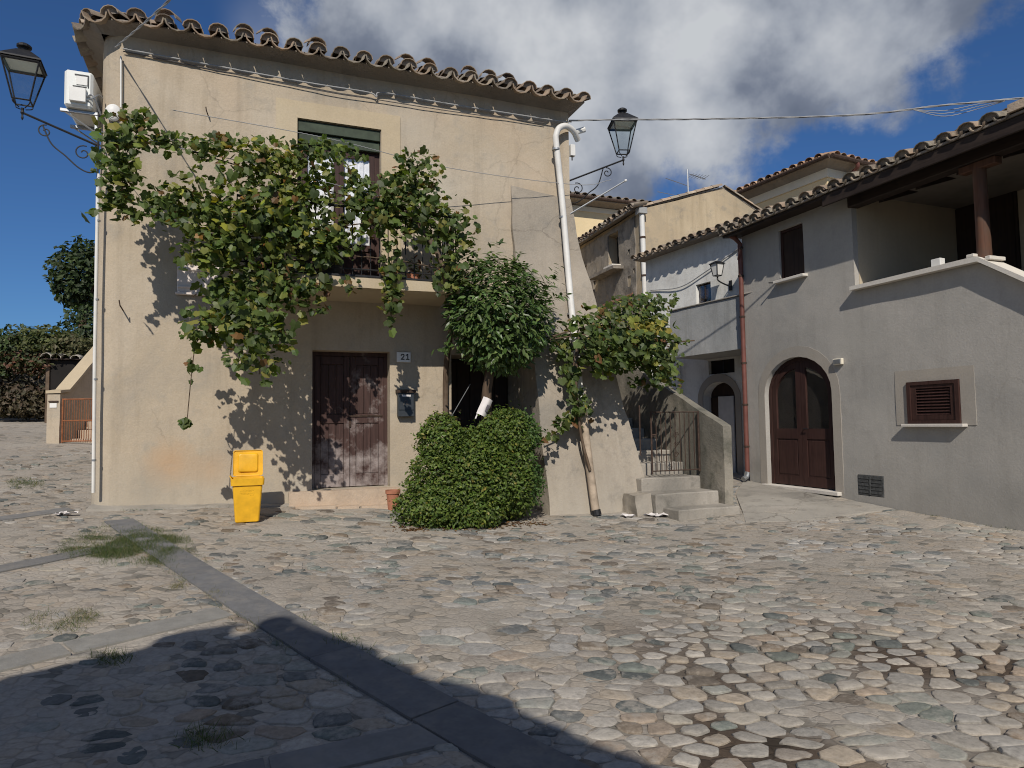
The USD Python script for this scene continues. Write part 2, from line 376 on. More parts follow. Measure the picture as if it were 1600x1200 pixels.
def leafy(name, trans=.35, rough_=.5):
    mat(name, {'a': ('attribute', dict(attribute='tint')), 'p': ('principled_bsdf', dict(roughness=rough_, specular_ior_level=.35)), 'y': ('mix', dict(mix_type='multiply', fac=1.0, color2=(1.5, 1.7, .5))), 't': ('translucent_bsdf', {}), 'x': ('mix_closure', dict(fac=trans))},
        [('a.color', 'p.base_color'), ('a.color', 'y.color1'), ('y.color', 't.color'), ('p.BSDF', 'x.closure1'), ('t.BSDF', 'x.closure2')], surface='x.closure')


def pane(name, tint_=(1, 1, 1), refl=.07):
    mat(name, {'t': ('transparent_bsdf', dict(color=tint_)), 'g': ('glossy_bsdf', dict(color=(1, 1, 1), roughness=.03)), 'x': ('mix_closure', dict(fac=refl))}, [('t.BSDF', 'x.closure1'), ('g.BSDF', 'x.closure2')], surface='x.closure')


_s = lambda x, y, e=0.0: H.W(*[float(c) for c in H.loc(x, y, e)])
plaster('old_plaster', (.43, .36, .27), (.355, .31, .25), (.48, .41, .32), (.31, .285, .245), amount=.6, warm=(.47, .355, .245), streak=.5, bump=.6, crack=.22, zstain=(1.0, 1.9, (.39, .35, .285)),
        spots=((_s(265, 728), .34, (.46, .29, .16), .75), (_s(330, 735), .25, (.45, .30, .18), .6), (_s(815, 335), .22, (.24, .215, .18), .7), (_s(690, 300), .45, (.47, .43, .36), .6), (_s(640, 200), .5, (.45, .40, .33), .5), (_s(235, 765), .3, (.30, .27, .22), .5), (_s(300, 470), .35, (.29, .27, .24), .6), (_s(560, 330), .6, (.37, .31, .24), .4), (_s(470, 760), .22, (.40, .37, .33), .7)))
plaster('buttress_plaster', (.33, .288, .235), (.255, .232, .198), (.40, .35, .285), (.20, .188, .168), amount=.75, streak=.5, bump=.9, crack=.4, zstain=(.7, 1.6, (.40, .36, .30)))
plaster('pale_band_plaster', (.47, .385, .265), (.43, .355, .25), (.50, .42, .30), (.40, .34, .26), amount=.25, streak=.15, bump=.25)
_q = lambda x, z: R.W(x, 0.0, z)
plaster('grey_render', (.385, .365, .333), (.335, .32, .295), (.425, .40, .365), (.30, .288, .265), amount=.5, streak=.32, bump=.35, crack=.12, zstain=(.80, 1.6, (.285, .272, .248)), spots=((_q(4.5, .75), .22, (.30, .29, .27), .7), (_q(3.9, .55), .20, (.29, .28, .255), .7), (_q(5.0, .5), .25, (.27, .26, .24), .7), (_q(3.0, 1.5), .5, (.42, .40, .365), .5), (_q(2.6, 2.9), .5, (.41, .39, .35), .4), (_q(1.4, 3.6), .25, (.32, .31, .29), .5), (_q(3.95, 1.2), .25, (.33, .32, .30), .5), (_q(.4, .7), .2, (.26, .25, .225), .7)))
plaster('beige_surround', (.365, .33, .285), (.33, .305, .27), (.39, .35, .295), (.32, .295, .26), amount=.2, streak=.1, bump=.2)
plaster('white_render', (.74, .735, .70), (.60, .59, .57), (.80, .80, .77), (.46, .445, .41), amount=.55, streak=.45, bump=.4)
plaster('grey_concrete', (.34, .345, .34), (.26, .265, .265), (.40, .40, .39), (.22, .22, .215), amount=.45, streak=.7, bump=.5)
plaster('ochre_plaster', (.43, .345, .235), (.33, .28, .205), (.49, .40, .275), (.27, .24, .195), amount=.85, streak=.55, bump=.5)
plaster('ruin_plaster', (.255, .225, .19), (.16, .145, .125), (.36, .315, .255), (.10, .092, .08), amount=.95, streak=.5, bump=1.6, crack=.6)
plaster('yellow_paint', (.71, .57, .35), (.67, .54, .33), (.74, .60, .38), (.64, .52, .33), amount=.1, streak=.08, bump=.1)
plaster('cream_paint', (.70, .64, .52), (.66, .60, .48), (.74, .68, .56), (.62, .56, .46), amount=.2, streak=.1, bump=.1)
plaster('step_concrete', (.32, .292, .252), (.215, .20, .175), (.42, .385, .335), (.14, .133, .115), amount=.85, streak=.3, bump=.8)
plaster('apron_concrete', (.32, .296, .258), (.225, .21, .185), (.39, .362, .315), (.16, .15, .135), amount=.7, crack=.7, streak=0.0, bump=.6)
plaster('soffit_mortar', (.24, .21, .18), (.18, .16, .14), (.30, .26, .22), (.15, .135, .12), amount=.5, streak=.2, bump=1.0)
plaster('loggia_paint', (.46, .39, .29), (.42, .36, .27), (.49, .42, .31), (.40, .34, .26), amount=.3, streak=.2, bump=.2)
plaster('sill_stone', (.62, .58, .52), (.55, .51, .46), (.68, .64, .57), (.48, .45, .41), amount=.3, streak=.2, bump=.25)
plaster('worn_step_stone', (.46, .36, .27), (.36, .29, .23), (.55, .45, .35), (.32, .27, .22), amount=.5, streak=0.0, bump=.8)
plaster('parapet_plaster', (.25, .228, .188), (.14, .135, .115), (.36, .325, .27), (.075, .078, .06), amount=.85, streak=.6, bump=1.1, crack=.4)
wood('old_door_wood', (.065, .036, .031), (.33, .285, .27), amount=.9, gl=(.15, 1.5))
wood('brown_wood', (.048, .023, .019), (.07, .036, .029), amount=.4, rough_=.55)
wood('dark_wood', (.035, .022, .017), (.06, .04, .03), amount=.5, rough_=.7)
wood('beam_wood', (.032, .022, .018), (.05, .036, .028), amount=.5, rough_=.75, grain='x')
wood('post_wood', (.11, .052, .032), (.085, .06, .045), amount=.7, rough_=.75)
wood('vine_wood', (.11, .075, .05), (.17, .13, .095), amount=.6, rough_=.9)
wood('stick_wood', (.30, .25, .18), (.2, .16, .12), amount=.5, rough_=.8)
plain('black_iron', (.022, .022, .024), .55, .3, .3, 20.0)
plain('rusty_iron', (.062, .040, .030), .8, .2, .45, 14.0, .3)
plain('orange_rust', (.26, .10, .045), .85, .1, .35, 12.0, .3)
plain('galvanised', (.33, .34, .35), .45, .7, .15, 12.0)
plain('white_plastic', (.68, .67, .64), .45, 0, .07, 5.0)
plain('pvc_pipe', (.66, .645, .61), .5, 0, .10, 4.0)
plain('rusty_pipe', (.35, .28, .21), .8, 0, .4, 5.0, .3)
plain('copper_red_pipe', (.15, .06, .048), .5, .1, .22, 5.0)
plain('white_sheet_metal', (.70, .71, .68), .4, 0, .05, 4.0)
plain('dark_plastic', (.03, .033, .036), .5, 0, .15, 8.0)
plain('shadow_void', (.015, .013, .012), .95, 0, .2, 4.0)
plain('cable_grey', (.30, .30, .30), .6, 0, .2, 9.0)
plain('cable_dark', (.10, .09, .085), .7, 0, .25, 9.0)
plain('yellow_plastic', (.74, .40, .018), .42, 0, .16, 7.0, .05, 90.0, spec=.45)
plain('bin_print', (.52, .27, .01), .5, 0, .05)
plain('mailbox_metal', (.055, .062, .07), .42, .4, .2, 9.0)
plain('ink', (.03, .03, .035), .6)
plain('print_grey', (.12, .11, .12), .7, 0, .4, 60.0)
plain('white_tile', (.72, .70, .66), .35, 0, .05, 5.0)
plain('pink_marble', (.70, .62, .57), .5, 0, .07, 6.0)
plain('paper', (.66, .62, .60), .8, 0, .12, 12.0)
plain('terracotta', (.36, .15, .09), .8, 0, .2, 12.0, .2)
plain('grille_slate', (.07, .072, .072), .6, .1, .45, 22.0, .3)
plain('brick_red', (.33, .17, .11), .9, 0, .3, 20.0, .4)
plain('curtain_cloth', (.82, .82, .83), .9, 0, .16, 9.0)
plain('green_shutter', (.045, .06, .04), .7, 0, .3, 8.0)
plain('soil', (.06, .045, .03), .95, 0, .3, 20.0)
plain('mould_grey', (.5, .5, .5), .6)
tinted('roof_tile', .9, .30, 11.0, .6, 45.0, spots=((.30, .27, .20), 16.0, .75))
tinted('cobble', .88, .38, 24.0, .9, 44.0, spots=((.315, .288, .25), 6.0, .8))
pebbly('mortar')
tinted('band_stone', .9, .22, 9.0, .6, 60.0, spots=((.25, .23, .20), 5.0, .4))
tinted('bank_stone', .95, .3, 4.0, 1.0, 12.0)
leafy('vine_leaf'); leafy('tree_leaf', .22, .38); leafy('hedge_leaf', .25, .5); leafy('grass_blade', .3, .6); leafy('far_leaf', .2, .6)
pane('glass'); pane('lamp_glass', (.94, .96, .96), .03)
# ------------------------------------------------------------------ the ground and its paving
def gnd(px, py):
    """Where a sight line meets the ground."""
    d = ray(px, py); ts = np.linspace(1.5, 40, 1500); p = EYE + ts[:, None] * d
    below = np.nonzero(p[:, 2] < gz(p[:, 0], p[:, 1]))[0]
    return p[below[0]] if len(below) else p[-1]


def g2(px, py): return tuple(gnd(px, py)[:2])


def axis_steps(lo, hi, fine0, fine1, fine, coarse):
    a = list(np.arange(fine0, fine1, fine)); x = fine0; s = fine
    while x > lo: s = min(s * 1.25, coarse); x -= s; a.insert(0, x)
    x = a[-1]; s = fine
    while x < hi: s = min(s * 1.25, coarse); x += s; a.append(x)
    return np.array(a)


def dirt(x, y):
    """How far the joints hold bare earth rather than mortar: the worn foot of the square."""
    n = meshkit.fbm(np.stack([np.asarray(x) * .55, np.asarray(y) * .55, np.zeros_like(np.asarray(x))], -1), 3, 11)
    a = np.clip((5.6 - y) / 3.2, 0, 1) * np.clip((x + 1.2 + (5 - y) * .3) / 1.6, 0, 1)
    return np.clip(a * 3.0 * np.clip((n - .40) * 4.5, 0, 1), 0, 1)


GX = axis_steps(-420, 420, -8.5, 7.0, .075, 40); GY = axis_steps(-200, 620, 1.8, 11.5, .075, 40)
gxx, gyy = np.meshgrid(GX, GY, indexing='ij')
gzz = gz(gxx, gyy)
GV = np.stack([gxx, gyy, gzz], -1).reshape(-1, 3)
GV[:, 2] += (meshkit.fbm(np.stack([GV[:, 0] * 3, GV[:, 1] * 3, GV[:, 0] * 0], 1), 3, 5) - .5) * .016
_near = np.clip((16 - GV[:, 1]) / 4, 0, 1) * (1 - dirt(GV[:, 0], GV[:, 1]) * .9)
GV[:, 2] += np.clip(meshkit.fbm(np.stack([GV[:, 0] * 2.3, GV[:, 1] * 2.3, GV[:, 0] * 0], 1), 4, 15) - (.43 - .05 * np.clip((GV[:, 1] - 4.2) / 1.5, 0, 1)), -.03, .30) * .066 * _near
i, j = np.meshgrid(np.arange(len(GX) - 1), np.arange(len(GY) - 1), indexing='ij'); k = (i * len(GY) + j).ravel()
GF = np.stack([k, k + len(GY), k + len(GY) + 1, k + 1], 1)


def mortar_tint(x, y):
    n = meshkit.fbm(np.stack([x * .8, y * .8, x * 0], -1), 4, 3)[:, None]; n2 = meshkit.fbm(np.stack([x * .33, y * .33, x * 0], -1), 3, 8)[:, None]
    c = np.array([.315, .28, .24]) * (1 - n) + np.array([.40, .365, .315]) * n
    c = c * (.9 + .35 * (n2 - .4))
    d = dirt(x, y)[:, None]; c = c * (1 - d) + np.array([.085, .065, .05]) * d
    return c


ground = numbered('/World', 'ground')
gm = UsdGeom.Xform.Define(stage, ground); tag(ground, label='sloping village square paved with rounded stones set in mortar', kind='structure')


def sheet(poly, lift, step, skirt=.06, wob=.004, seed=0):
    x0, y0, x1, y1 = poly.bounds
    ring = np.array(poly.exterior.segmentize(step).coords)[:-1]
    xx, yy = np.meshgrid(np.arange(x0, x1, step), np.arange(y0, y1, step)); q = np.stack([xx.ravel(), yy.ravel()], 1)
    import shapely
    inside = shapely.contains_xy(poly.buffer(-step * .45), q[:, 0], q[:, 1]); p = np.vstack([ring, q[inside]])
    from scipy.spatial import Delaunay
    t = Delaunay(p).simplices; c = p[t].mean(1); t = t[shapely.contains_xy(poly, c[:, 0], c[:, 1])]
    a = p[t]; cr = (a[:, 1, 0] - a[:, 0, 0]) * (a[:, 2, 1] - a[:, 0, 1]) - (a[:, 1, 1] - a[:, 0, 1]) * (a[:, 2, 0] - a[:, 0, 0])
    t = t[np.abs(cr) > 1e-7]; cr = cr[np.abs(cr) > 1e-7]; t[cr < 0] = t[cr < 0][:, ::-1]
    z = gz(p[:, 0], p[:, 1]) + lift + (meshkit.fbm(np.stack([p[:, 0] * 4, p[:, 1] * 4, p[:, 0] * 0 + seed], 1), 3, 9) - .5) * 2 * wob
    v = np.column_stack([p, z]); n = len(ring); low = v[:n].copy(); low[:, 2] -= skirt
    k = np.arange(n); k2 = (k + 1) % n; o = len(v)
    f = np.vstack([t, np.stack([k, o + k, o + k2], 1), np.stack([k, o + k2, k2], 1)])
    return np.vstack([v, low]), f


# the dark drainage bands
main_a, main_b = np.array(g2(196, 822)), np.array(g2(742, 1150))
md = (main_b - main_a) / np.linalg.norm(main_b - main_a); mn = np.array([-md[1], md[0]])
bands = [LineString([main_a - md * .3, main_b + md * 2.2]).buffer(.155, cap_style=2)]
def cross_band(a, b, w, ext0=0.0, ext1=2.5):
    a, b = np.array(g2(*a)), np.array(g2(*b)); d = (b - a) / np.linalg.norm(b - a)
    return LineString([a - d * ext0, b + d * ext1]).buffer(w, cap_style=2)
bands += [cross_band((352, 958), (20, 1036), .125), cross_band((205, 850), (0, 892), .11), cross_band((110, 797), (0, 812), .11), cross_band((690, 1150), (520, 1190), .12, .0, 1.2)]
bands = [bands[0]] + [b.difference(bands[0].buffer(.012)) for b in bands[1:]]
bands = [max(b.geoms, key=lambda q: q.area) if hasattr(b, 'geoms') else b for b in bands]
import shapely as _shp
_in = _shp.contains_xy(unary_union([b.buffer(.09) for b in bands]), GV[:, 0], GV[:, 1])
GV[_in, 2] = np.minimum(GV[_in, 2], gz(GV[_in, 0], GV[_in, 1]) + .004)
part(ground, 'mortar_bed', (GV, GF), 'mortar', smooth=True, tint=mortar_tint(GV[:, 0], GV[:, 1]))
for n_, b in enumerate(bands):      # each band laid as long slabs with narrow open joints
    c = np.array([.145, .145, .147]) if n_ == 0 else np.array([.225, .218, .20]) if n_ == 1 else np.array([.18, .175, .168])
    x_, y_ = np.array(b.minimum_rotated_rectangle.exterior.coords).T; ed = [np.array([x_[k + 1] - x_[k], y_[k + 1] - y_[k]]) for k in range(2)]
    k0 = 0 if np.linalg.norm(ed[0]) > np.linalg.norm(ed[1]) else 1; ln = np.linalg.norm(ed[k0]); d_ = ed[k0] / ln; o_ = np.array([x_[k0], y_[k0]]); pos = 0.0; rb2 = random.Random(n_)
    while pos < ln:
        q = rb2.uniform(.75, 1.5); w_ = np.array([-d_[1], d_[0]])
        cut = Polygon([o_ + d_ * (pos + .006) - w_ * 2, o_ + d_ * (pos + q - .006) - w_ * 2, o_ + d_ * (pos + q - .006 + rb2.uniform(-.03, .03)) + w_ * 2, o_ + d_ * (pos + .006) + w_ * 2]); pc = b.intersection(cut); pos += q
        if pc.is_empty or pc.area < .004: continue
        if hasattr(pc, 'geoms'): pc = max(pc.geoms, key=lambda g_: g_.area)
        v, f = sheet(pc, (.014 if n_ else .018) + rb2.uniform(-.003, .004), .12, seed=n_ + pos); part(ground, 'band_slab', (v, f), 'band_stone', tint=c * rb2.uniform(.88, 1.12))

# the concrete ramp in front of the arched door
apron = Polygon([g2(1163, 752), tuple(R.W(.35, -.02)[:2]), tuple(R.W(3.55, -.02)[:2]), g2(1402, 797), g2(1330, 806), g2(1252, 816), g2(1165, 818), g2(1160, 800), g2(1150, 775)])
house_poly = Polygon([H.W(*q)[:2] for q in [(0.05, 0), (7, 0), (7, 6), (.05, 6)]])
butt_poly = Polygon([H.W(*q)[:2] for q in [(5.5, 0), (5.45, -1.12), (7.9, -1.14), (8.9, 0), (8.9, 3), (7, 3)]])
stair_poly = Polygon([H.W(*q)[:2] for q in [(7.6, 3), (7.62, -1.95), (8.82, -1.95), (9.0, -1.6), (9.0, 3)]])
apron = apron.buffer(0).buffer(.05).buffer(-.05)
solid = unary_union([house_poly, butt_poly, stair_poly])
apron_vis = apron.difference(stair_poly.buffer(.01)); apron_vis = max(apron_vis.geoms, key=lambda q: q.area) if hasattr(apron_vis, 'geoms') else apron_vis
part(ground, 'concrete_apron', sheet(apron_vis, .02, .2, wob=.012), 'apron_concrete', smooth=30)
fillet = LineString([H.W(.0, -.02)[:2], H.W(2.6, -.02)[:2]]).buffer(.16, cap_style=2)
part(ground, 'mortar_fillet', sheet(fillet, .035, .12, wob=.02), 'apron_concrete', smooth=40)

# stones: a stretched cell pattern, each cell shrunk to a rounded stone
view_poly = Polygon([g2(-60, 1230), g2(1680, 1230), tuple(R.W(8.0, 0)[:2]), tuple(R.W(.2, 0)[:2]), tuple(H.W(8.9, 0)[:2]), tuple(H.W(0, 0)[:2]), g2(150, 705), g2(-60, 712)])
def spacing(x, y):
    n = meshkit.noise(np.array([[x * .9, y * .9, 0]]), 4)[0]
    s = .145 + .11 * n
    if x < -1.0 - (y - 5) * .5: s *= 1.12
    return s * (1.15 if y > 9 else 1)
STRETCH = np.array([1.4, 1.0])
def cells():
    x0, y0, x1, y1 = view_poly.bounds; pts = []; grid = {}
    rr = random.Random(5); g = .065
    tries = 90000
    import shapely
    cand = np.column_stack([[rr.uniform(x0, x1) for _ in range(tries)], [rr.uniform(y0, y1) for _ in range(tries)]])
    cand = cand[shapely.contains_xy(view_poly.buffer(.3), cand[:, 0], cand[:, 1])]
    big = meshkit.noise(np.column_stack([cand * .9, cand[:, 0] * 0]), 4)
    rnd = np.array([rr.random() for _ in cand])
    for (x, y), n, q in zip(cand, big, rnd):
        s = (.074 + .070 * n) * (1.9 if q > .95 else 1.45 if q > .78 else .82 if q < .35 else 1.0) * (1.0 if y < 9 else 1.12)
        u, w = x / STRETCH[0], y / STRETCH[1]; a, b = int(u // g), int(w // g); ok = True; m = int(s * 1.0 // g) + 3
        for i in range(a - m, a + m + 1):
            for j in range(b - m, b + m + 1):
                for (pu, pw, ps) in grid.get((i, j), ()):
                    if (pu - u) ** 2 + (pw - w) ** 2 < (.5 * (ps + s)) ** 2: ok = False; break
                if not ok: break
            if not ok: break
        if ok: grid.setdefault((a, b), []).append((u, w, s)); pts.append((u, w))
    return np.array(pts)


pts = cells(); vor = Voronoi(pts)
block = unary_union([solid.buffer(.02), apron_vis.buffer(.02), fillet.buffer(-.05), *[b.buffer(.012) for b in bands]])
from shapely.prepared import prep
pblock = prep(block); pview = prep(view_poly)
stones = []; NR = 13
for pi, ri in enumerate(vor.point_region):
    reg = vor.regions[ri]
    if -1 in reg or len(reg) < 3: continue
    c = pts[pi] * STRETCH
    if not pview.contains(Point(c)): continue
    poly = Polygon(vor.vertices[reg] * STRETCH)
    if poly.area > .35 or poly.area < .002: continue
    if pblock.intersects(poly):
        poly = poly.difference(block)
        if poly.is_empty: continue
        if hasattr(poly, 'geoms'): poly = max(poly.geoms, key=lambda q: q.area)
        if poly.area < .003: continue
        c = np.array(poly.centroid.coords[0])
    x, y = c
    sparse = np.clip((-x - .9 - max(0, (y - 6.5)) * .15 + (4.4 - y) * .25) / 1.8, 0, 1)          # the mortared side of the square
    sparse = max(sparse, np.clip((y - 7.6) / 2.5, 0, 1) * .55 if x < 3 else np.clip((y - 9) / 2, 0, 1) * .4)
    q = RNG.random()
    if q < sparse * .42: continue
    dd = float(dirt(np.array([x]), np.array([y]))[0]); gap = .002 + .006 * RNG.random() + .020 * dd * RNG.random() + sparse * (.012 + .028 * RNG.random()); r = .018
    p2 = poly.buffer(-gap - r)
    if p2.is_empty: p2 = poly.buffer(-gap * .6)
    if p2.is_empty: continue
    if hasattr(p2, 'geoms'): p2 = max(p2.geoms, key=lambda g_: g_.area)
    p2 = p2.buffer(r * .95)
    L = p2.exterior.length
    if L < .10: continue
    cc = np.array(p2.centroid.coords[0]); off = RNG.random()
    ring = np.array([p2.exterior.interpolate((k + off) / NR * L).coords[0] for k in range(NR)])
    if not Polygon(ring).exterior.is_ccw: ring = ring[::-1]
    ring = cc + (ring - cc) * (1 + (RNG.random((NR, 1)) - .5) * .13 + (meshkit.noise(np.column_stack([ring * 22, ring[:, 0] * 0]), 33)[:, None] - .5) * .22)
    stones.append((cc, ring, sparse, p2.area))
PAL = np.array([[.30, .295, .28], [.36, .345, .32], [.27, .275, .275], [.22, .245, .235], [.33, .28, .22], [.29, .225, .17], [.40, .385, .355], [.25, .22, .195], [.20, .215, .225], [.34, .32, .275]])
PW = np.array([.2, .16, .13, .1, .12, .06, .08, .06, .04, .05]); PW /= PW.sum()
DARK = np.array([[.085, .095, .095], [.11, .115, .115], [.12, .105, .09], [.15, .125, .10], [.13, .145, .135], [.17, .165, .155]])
def stone_mesh(cc, ring, sparse, up=0.0):
    h = (.004 + .012 * RNG.random()) * (1 - .5 * sparse) * (1 if cc[1] < 4.6 else .75) + .003 + up
    zc = float(gz(*cc)); z = gz(ring[:, 0], ring[:, 1])
    tilt = (RNG.random(2) - .5) * .07; rel = ring - cc
    zt = z + rel @ tilt
    lev = []
    for s, dz in ((1.0, -.03), (.99, h * .45), (.90, h * .9), (.5, h * 1.0)):
        p = cc + rel * s
        lev.append(np.column_stack([p, (zc + (zt - zc) * s) + dz + (RNG.random(NR) - .5) * .004 * (dz > 0)]))
    v = np.vstack(lev + [[[cc[0], cc[1], zc + h * 1.0]]]); f = []
    for a in range(3):
        for k in range(NR):
            p, q = a * NR + k, a * NR + (k + 1) % NR; f += [(p, q, q + NR), (p, q + NR, p + NR)]
    f += [(3 * NR + k, 3 * NR + (k + 1) % NR, 4 * NR) for k in range(NR)]
    return v, np.array(f)


def shown(cc, area):
    d = math.hypot(cc[0], cc[1]); px = 800 + FPX * cc[0] / max(cc[1], .1); py = 660 + FPX * (1.6 - float(gz(*cc))) / max(cc[1], .1)
    return (area * 1.6 / d ** 3) * (1 if -40 < px < 1640 and py < 1215 else .02)
stones.sort(key=lambda s: -shown(s[0], s[3]))
rest = []; restc = []
for n_, (cc, ring, sp, ar) in enumerate(stones):
    x, y = cc
    if sp > .35:
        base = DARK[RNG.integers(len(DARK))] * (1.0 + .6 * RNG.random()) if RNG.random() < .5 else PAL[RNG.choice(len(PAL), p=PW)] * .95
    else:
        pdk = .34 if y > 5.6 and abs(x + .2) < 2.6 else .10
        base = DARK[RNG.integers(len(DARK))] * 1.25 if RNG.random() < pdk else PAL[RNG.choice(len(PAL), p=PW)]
    warm = meshkit.noise(np.array([[x * .5, y * .5, 3.0]]), 6)[0]
    base = base * .62 + np.array([.325, .30, .268]) * .38 if base.mean() > .19 else base
    base = base * (.86 + .24 * RNG.random()) * np.array([1 + .06 * warm, 1.0, 1 - .09 * warm])
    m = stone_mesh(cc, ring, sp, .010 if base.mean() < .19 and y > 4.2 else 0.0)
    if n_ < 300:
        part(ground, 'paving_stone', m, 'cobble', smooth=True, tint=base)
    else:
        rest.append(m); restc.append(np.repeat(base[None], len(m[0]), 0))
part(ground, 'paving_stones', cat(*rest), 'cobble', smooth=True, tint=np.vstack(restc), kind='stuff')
print('stones', len(stones))
# ------------------------------------------------------------------ the vine-clad house
hs = lambda px, py, e=0.0: H.at(px, py, e)
def half_tile(r0, r1, length, th=.012, n=7, up=True):
    """A barrel tile along +y, narrowing from r0 to r1; open below (up) or above."""
    a = np.linspace(0, math.pi, n); v = []
    for y, r in ((0, r0), (length, r1)):
        for rr in (r, r - th):
            v.append(np.stack([rr * np.cos(a), np.full(n, y), rr * np.sin(a) * .82], 1))
    v = np.vstack(v); f = []
    o0, i0, o1, i1 = 0, n, 2 * n, 3 * n
    for k in range(n - 1):
        f += [(o0 + k, o0 + k + 1, o1 + k + 1), (o0 + k, o1 + k + 1, o1 + k), (i0 + k, i1 + k + 1, i0 + k + 1), (i0 + k, i1 + k, i1 + k + 1),
              (o0 + k, i0 + k + 1, o0 + k + 1), (o0 + k, i0 + k, i0 + k + 1), (o1 + k, o1 + k + 1, i1 + k + 1), (o1 + k, i1 + k + 1, i1 + k)]
    f += [(o0, o1, i1), (o0, i1, i0), (o0 + n - 1, i0 + n - 1, i1 + n - 1), (o0 + n - 1, i1 + n - 1, o1 + n - 1)]
    f = np.array(f)
    if not up: v = v * [1, 1, -1]; f = f[:, ::-1]
    return v, f


def place(mesh, p, q, slope, roll=0.0, yaw=0.0):
    """Lays a tile at p, running inwards along the level direction q and up at the slope."""
    v, f = mesh; c, s = math.cos(yaw), math.sin(yaw)
    qx, qy = q[0] * c - q[1] * s, q[0] * s + q[1] * c
    ex = np.array([qy, -qx, 0.0]); ey = np.array([qx * math.cos(slope), qy * math.cos(slope), math.sin(slope)]); ez = np.cross(ex, ey)
    ex2 = ex * math.cos(roll) + ez * math.sin(roll); ez2 = np.cross(ex2, ey)
    return np.asarray(p) + v[:, :1] * ex2 + v[:, 1:2] * ey + v[:, 2:] * ez2, f


TILE_COL = np.array([[.27, .20, .145], [.31, .235, .17], [.23, .18, .14], [.34, .25, .18], [.26, .225, .18], [.20, .165, .135], [.36, .29, .22]])
def tile_roof(parent, eave, inward, z0, slope, rows, pitch_, expose=.36, length=.44, r=.135, cols=TILE_COL, jit=1.0, pan=(.82, 1.0), pan_out=.03, plug=False, name='roof_tile', dark=1.0, limit=300, lift=.0):
    """Rows of barrel tiles, covers over channels, up from the eave line."""
    left = []; count = 0
    for k in range(rows):
        for i in range(len(eave)):
            p, q = np.array(eave[i], float), np.array(inward[i], float)
            for cover in (False, True):
                pp = p if cover else (p + np.array(eave[min(i + 1, len(eave) - 1)])) / 2 if i < len(eave) - 1 else p + (p - np.array(eave[i - 1])) / 2
                rr = r * (1 + .08 * (random.random() - .5))
                t = half_tile(rr, rr * .8, length * (1 + .05 * (random.random() - .5) * jit)) if cover else half_tile(rr * pan[0], rr * pan[1], length, th=.018, up=False)
                back = k * expose + (random.random() - .5) * .05 * jit - (0.0 if cover else pan_out)
                pos = [pp[0] + q[0] * back * math.cos(slope), pp[1] + q[1] * back * math.cos(slope), z0 + back * math.sin(slope) + (.035 if cover else .055) + k * .012 + lift + (random.random() - .5) * .014 * jit]
                m = place(t, pos, q, slope + (random.random() - .5) * .05 * jit - (.03 if cover else 0), (random.random() - .5) * .10 * jit, (random.random() - .5) * .08 * jit)
                c = cols[random.randrange(len(cols))] * (.85 + .3 * random.random()) * dark
                if count < limit: part(parent, name, m, 'roof_tile', smooth=40, tint=c)
                else: left.append((m, c))
                count += 1
                if plug and cover and k == 0:
                    a_ = np.linspace(0, math.pi, 7); pv_ = np.vstack([[(0, .05, 0)], np.column_stack([rr * .92 * np.cos(a_), np.full(7, .05), rr * .92 * np.sin(a_) * .8])]); part(parent, 'mortar_plug', place((pv_, np.array([(0, i + 1, i + 2) for i in range(6)])), pos, q, slope), 'soffit_mortar')
    if left:
        part(parent, name + 's', cat(*[a for a, _ in left]), 'roof_tile', tint=np.vstack([np.repeat(np.asarray(c)[None], len(m[0]), 0) for m, c in left]), kind='stuff')


house = thing('stone_house', 'two-storey house of worn beige plaster overgrown with vines and edged with barrel tiles', 'house', H)
ZT = 6.97
foot = [(7.02, 0), (7.02, 5.4), (0, 5.4)] + [(.34 - .34 * math.cos(a), .34 - .34 * math.sin(a)) for a in np.linspace(0, math.pi / 2, 8)]
body = mf(extr(Polygon(foot), -.6, ZT, 'xy'))
d0, dz1 = hs(488, 547); d1, _ = hs(609, 550); DZ0 = .66; DZ1 = 2.70; DX0, DX1 = d0, d1
w0, wz1 = hs(465, 186); w1, _ = hs(595, 203); WX0, WX1, WZ0, WZ1 = w0, w1, 3.61, 6.14
K0, K1, KZ1 = hs(705, 560)[0], hs(816, 560)[0], 2.68
body = body - mbox(DX0, DX1, -.5, .26, DZ0, DZ1) - mbox(WX0, WX1, -.5, .24, WZ0, WZ1) - mbox(K0, K1, -.5, .9, .2, KZ1)
for hx, hy, hr in ((1037, 6, .03),):
    pass
wv, wf = man(body.refine_to_length(.22))
nz = (meshkit.fbm(np.column_stack([wv[:, 0] * .9, wv[:, 2] * .9, wv[:, 1] * .9]), 3, 2) - .5) * .05 + (meshkit.fbm(np.column_stack([wv[:, 0] * 4, wv[:, 2] * 4, wv[:, 1] * 4]), 2, 3) - .5) * .012
wv[:, 1] += nz * (wv[:, 1] < .30) * (wv[:, 1] > -.01); wv[:, 0] += nz * .6 * (wv[:, 0] < .3)
wv[:, 0] -= .045 * np.clip((ZT - wv[:, 2]) / 6.5, 0, 1) * (wv[:, 0] < .36)
wall = part(house, 'wall', (wv, wf), 'old_plaster', smooth=25)
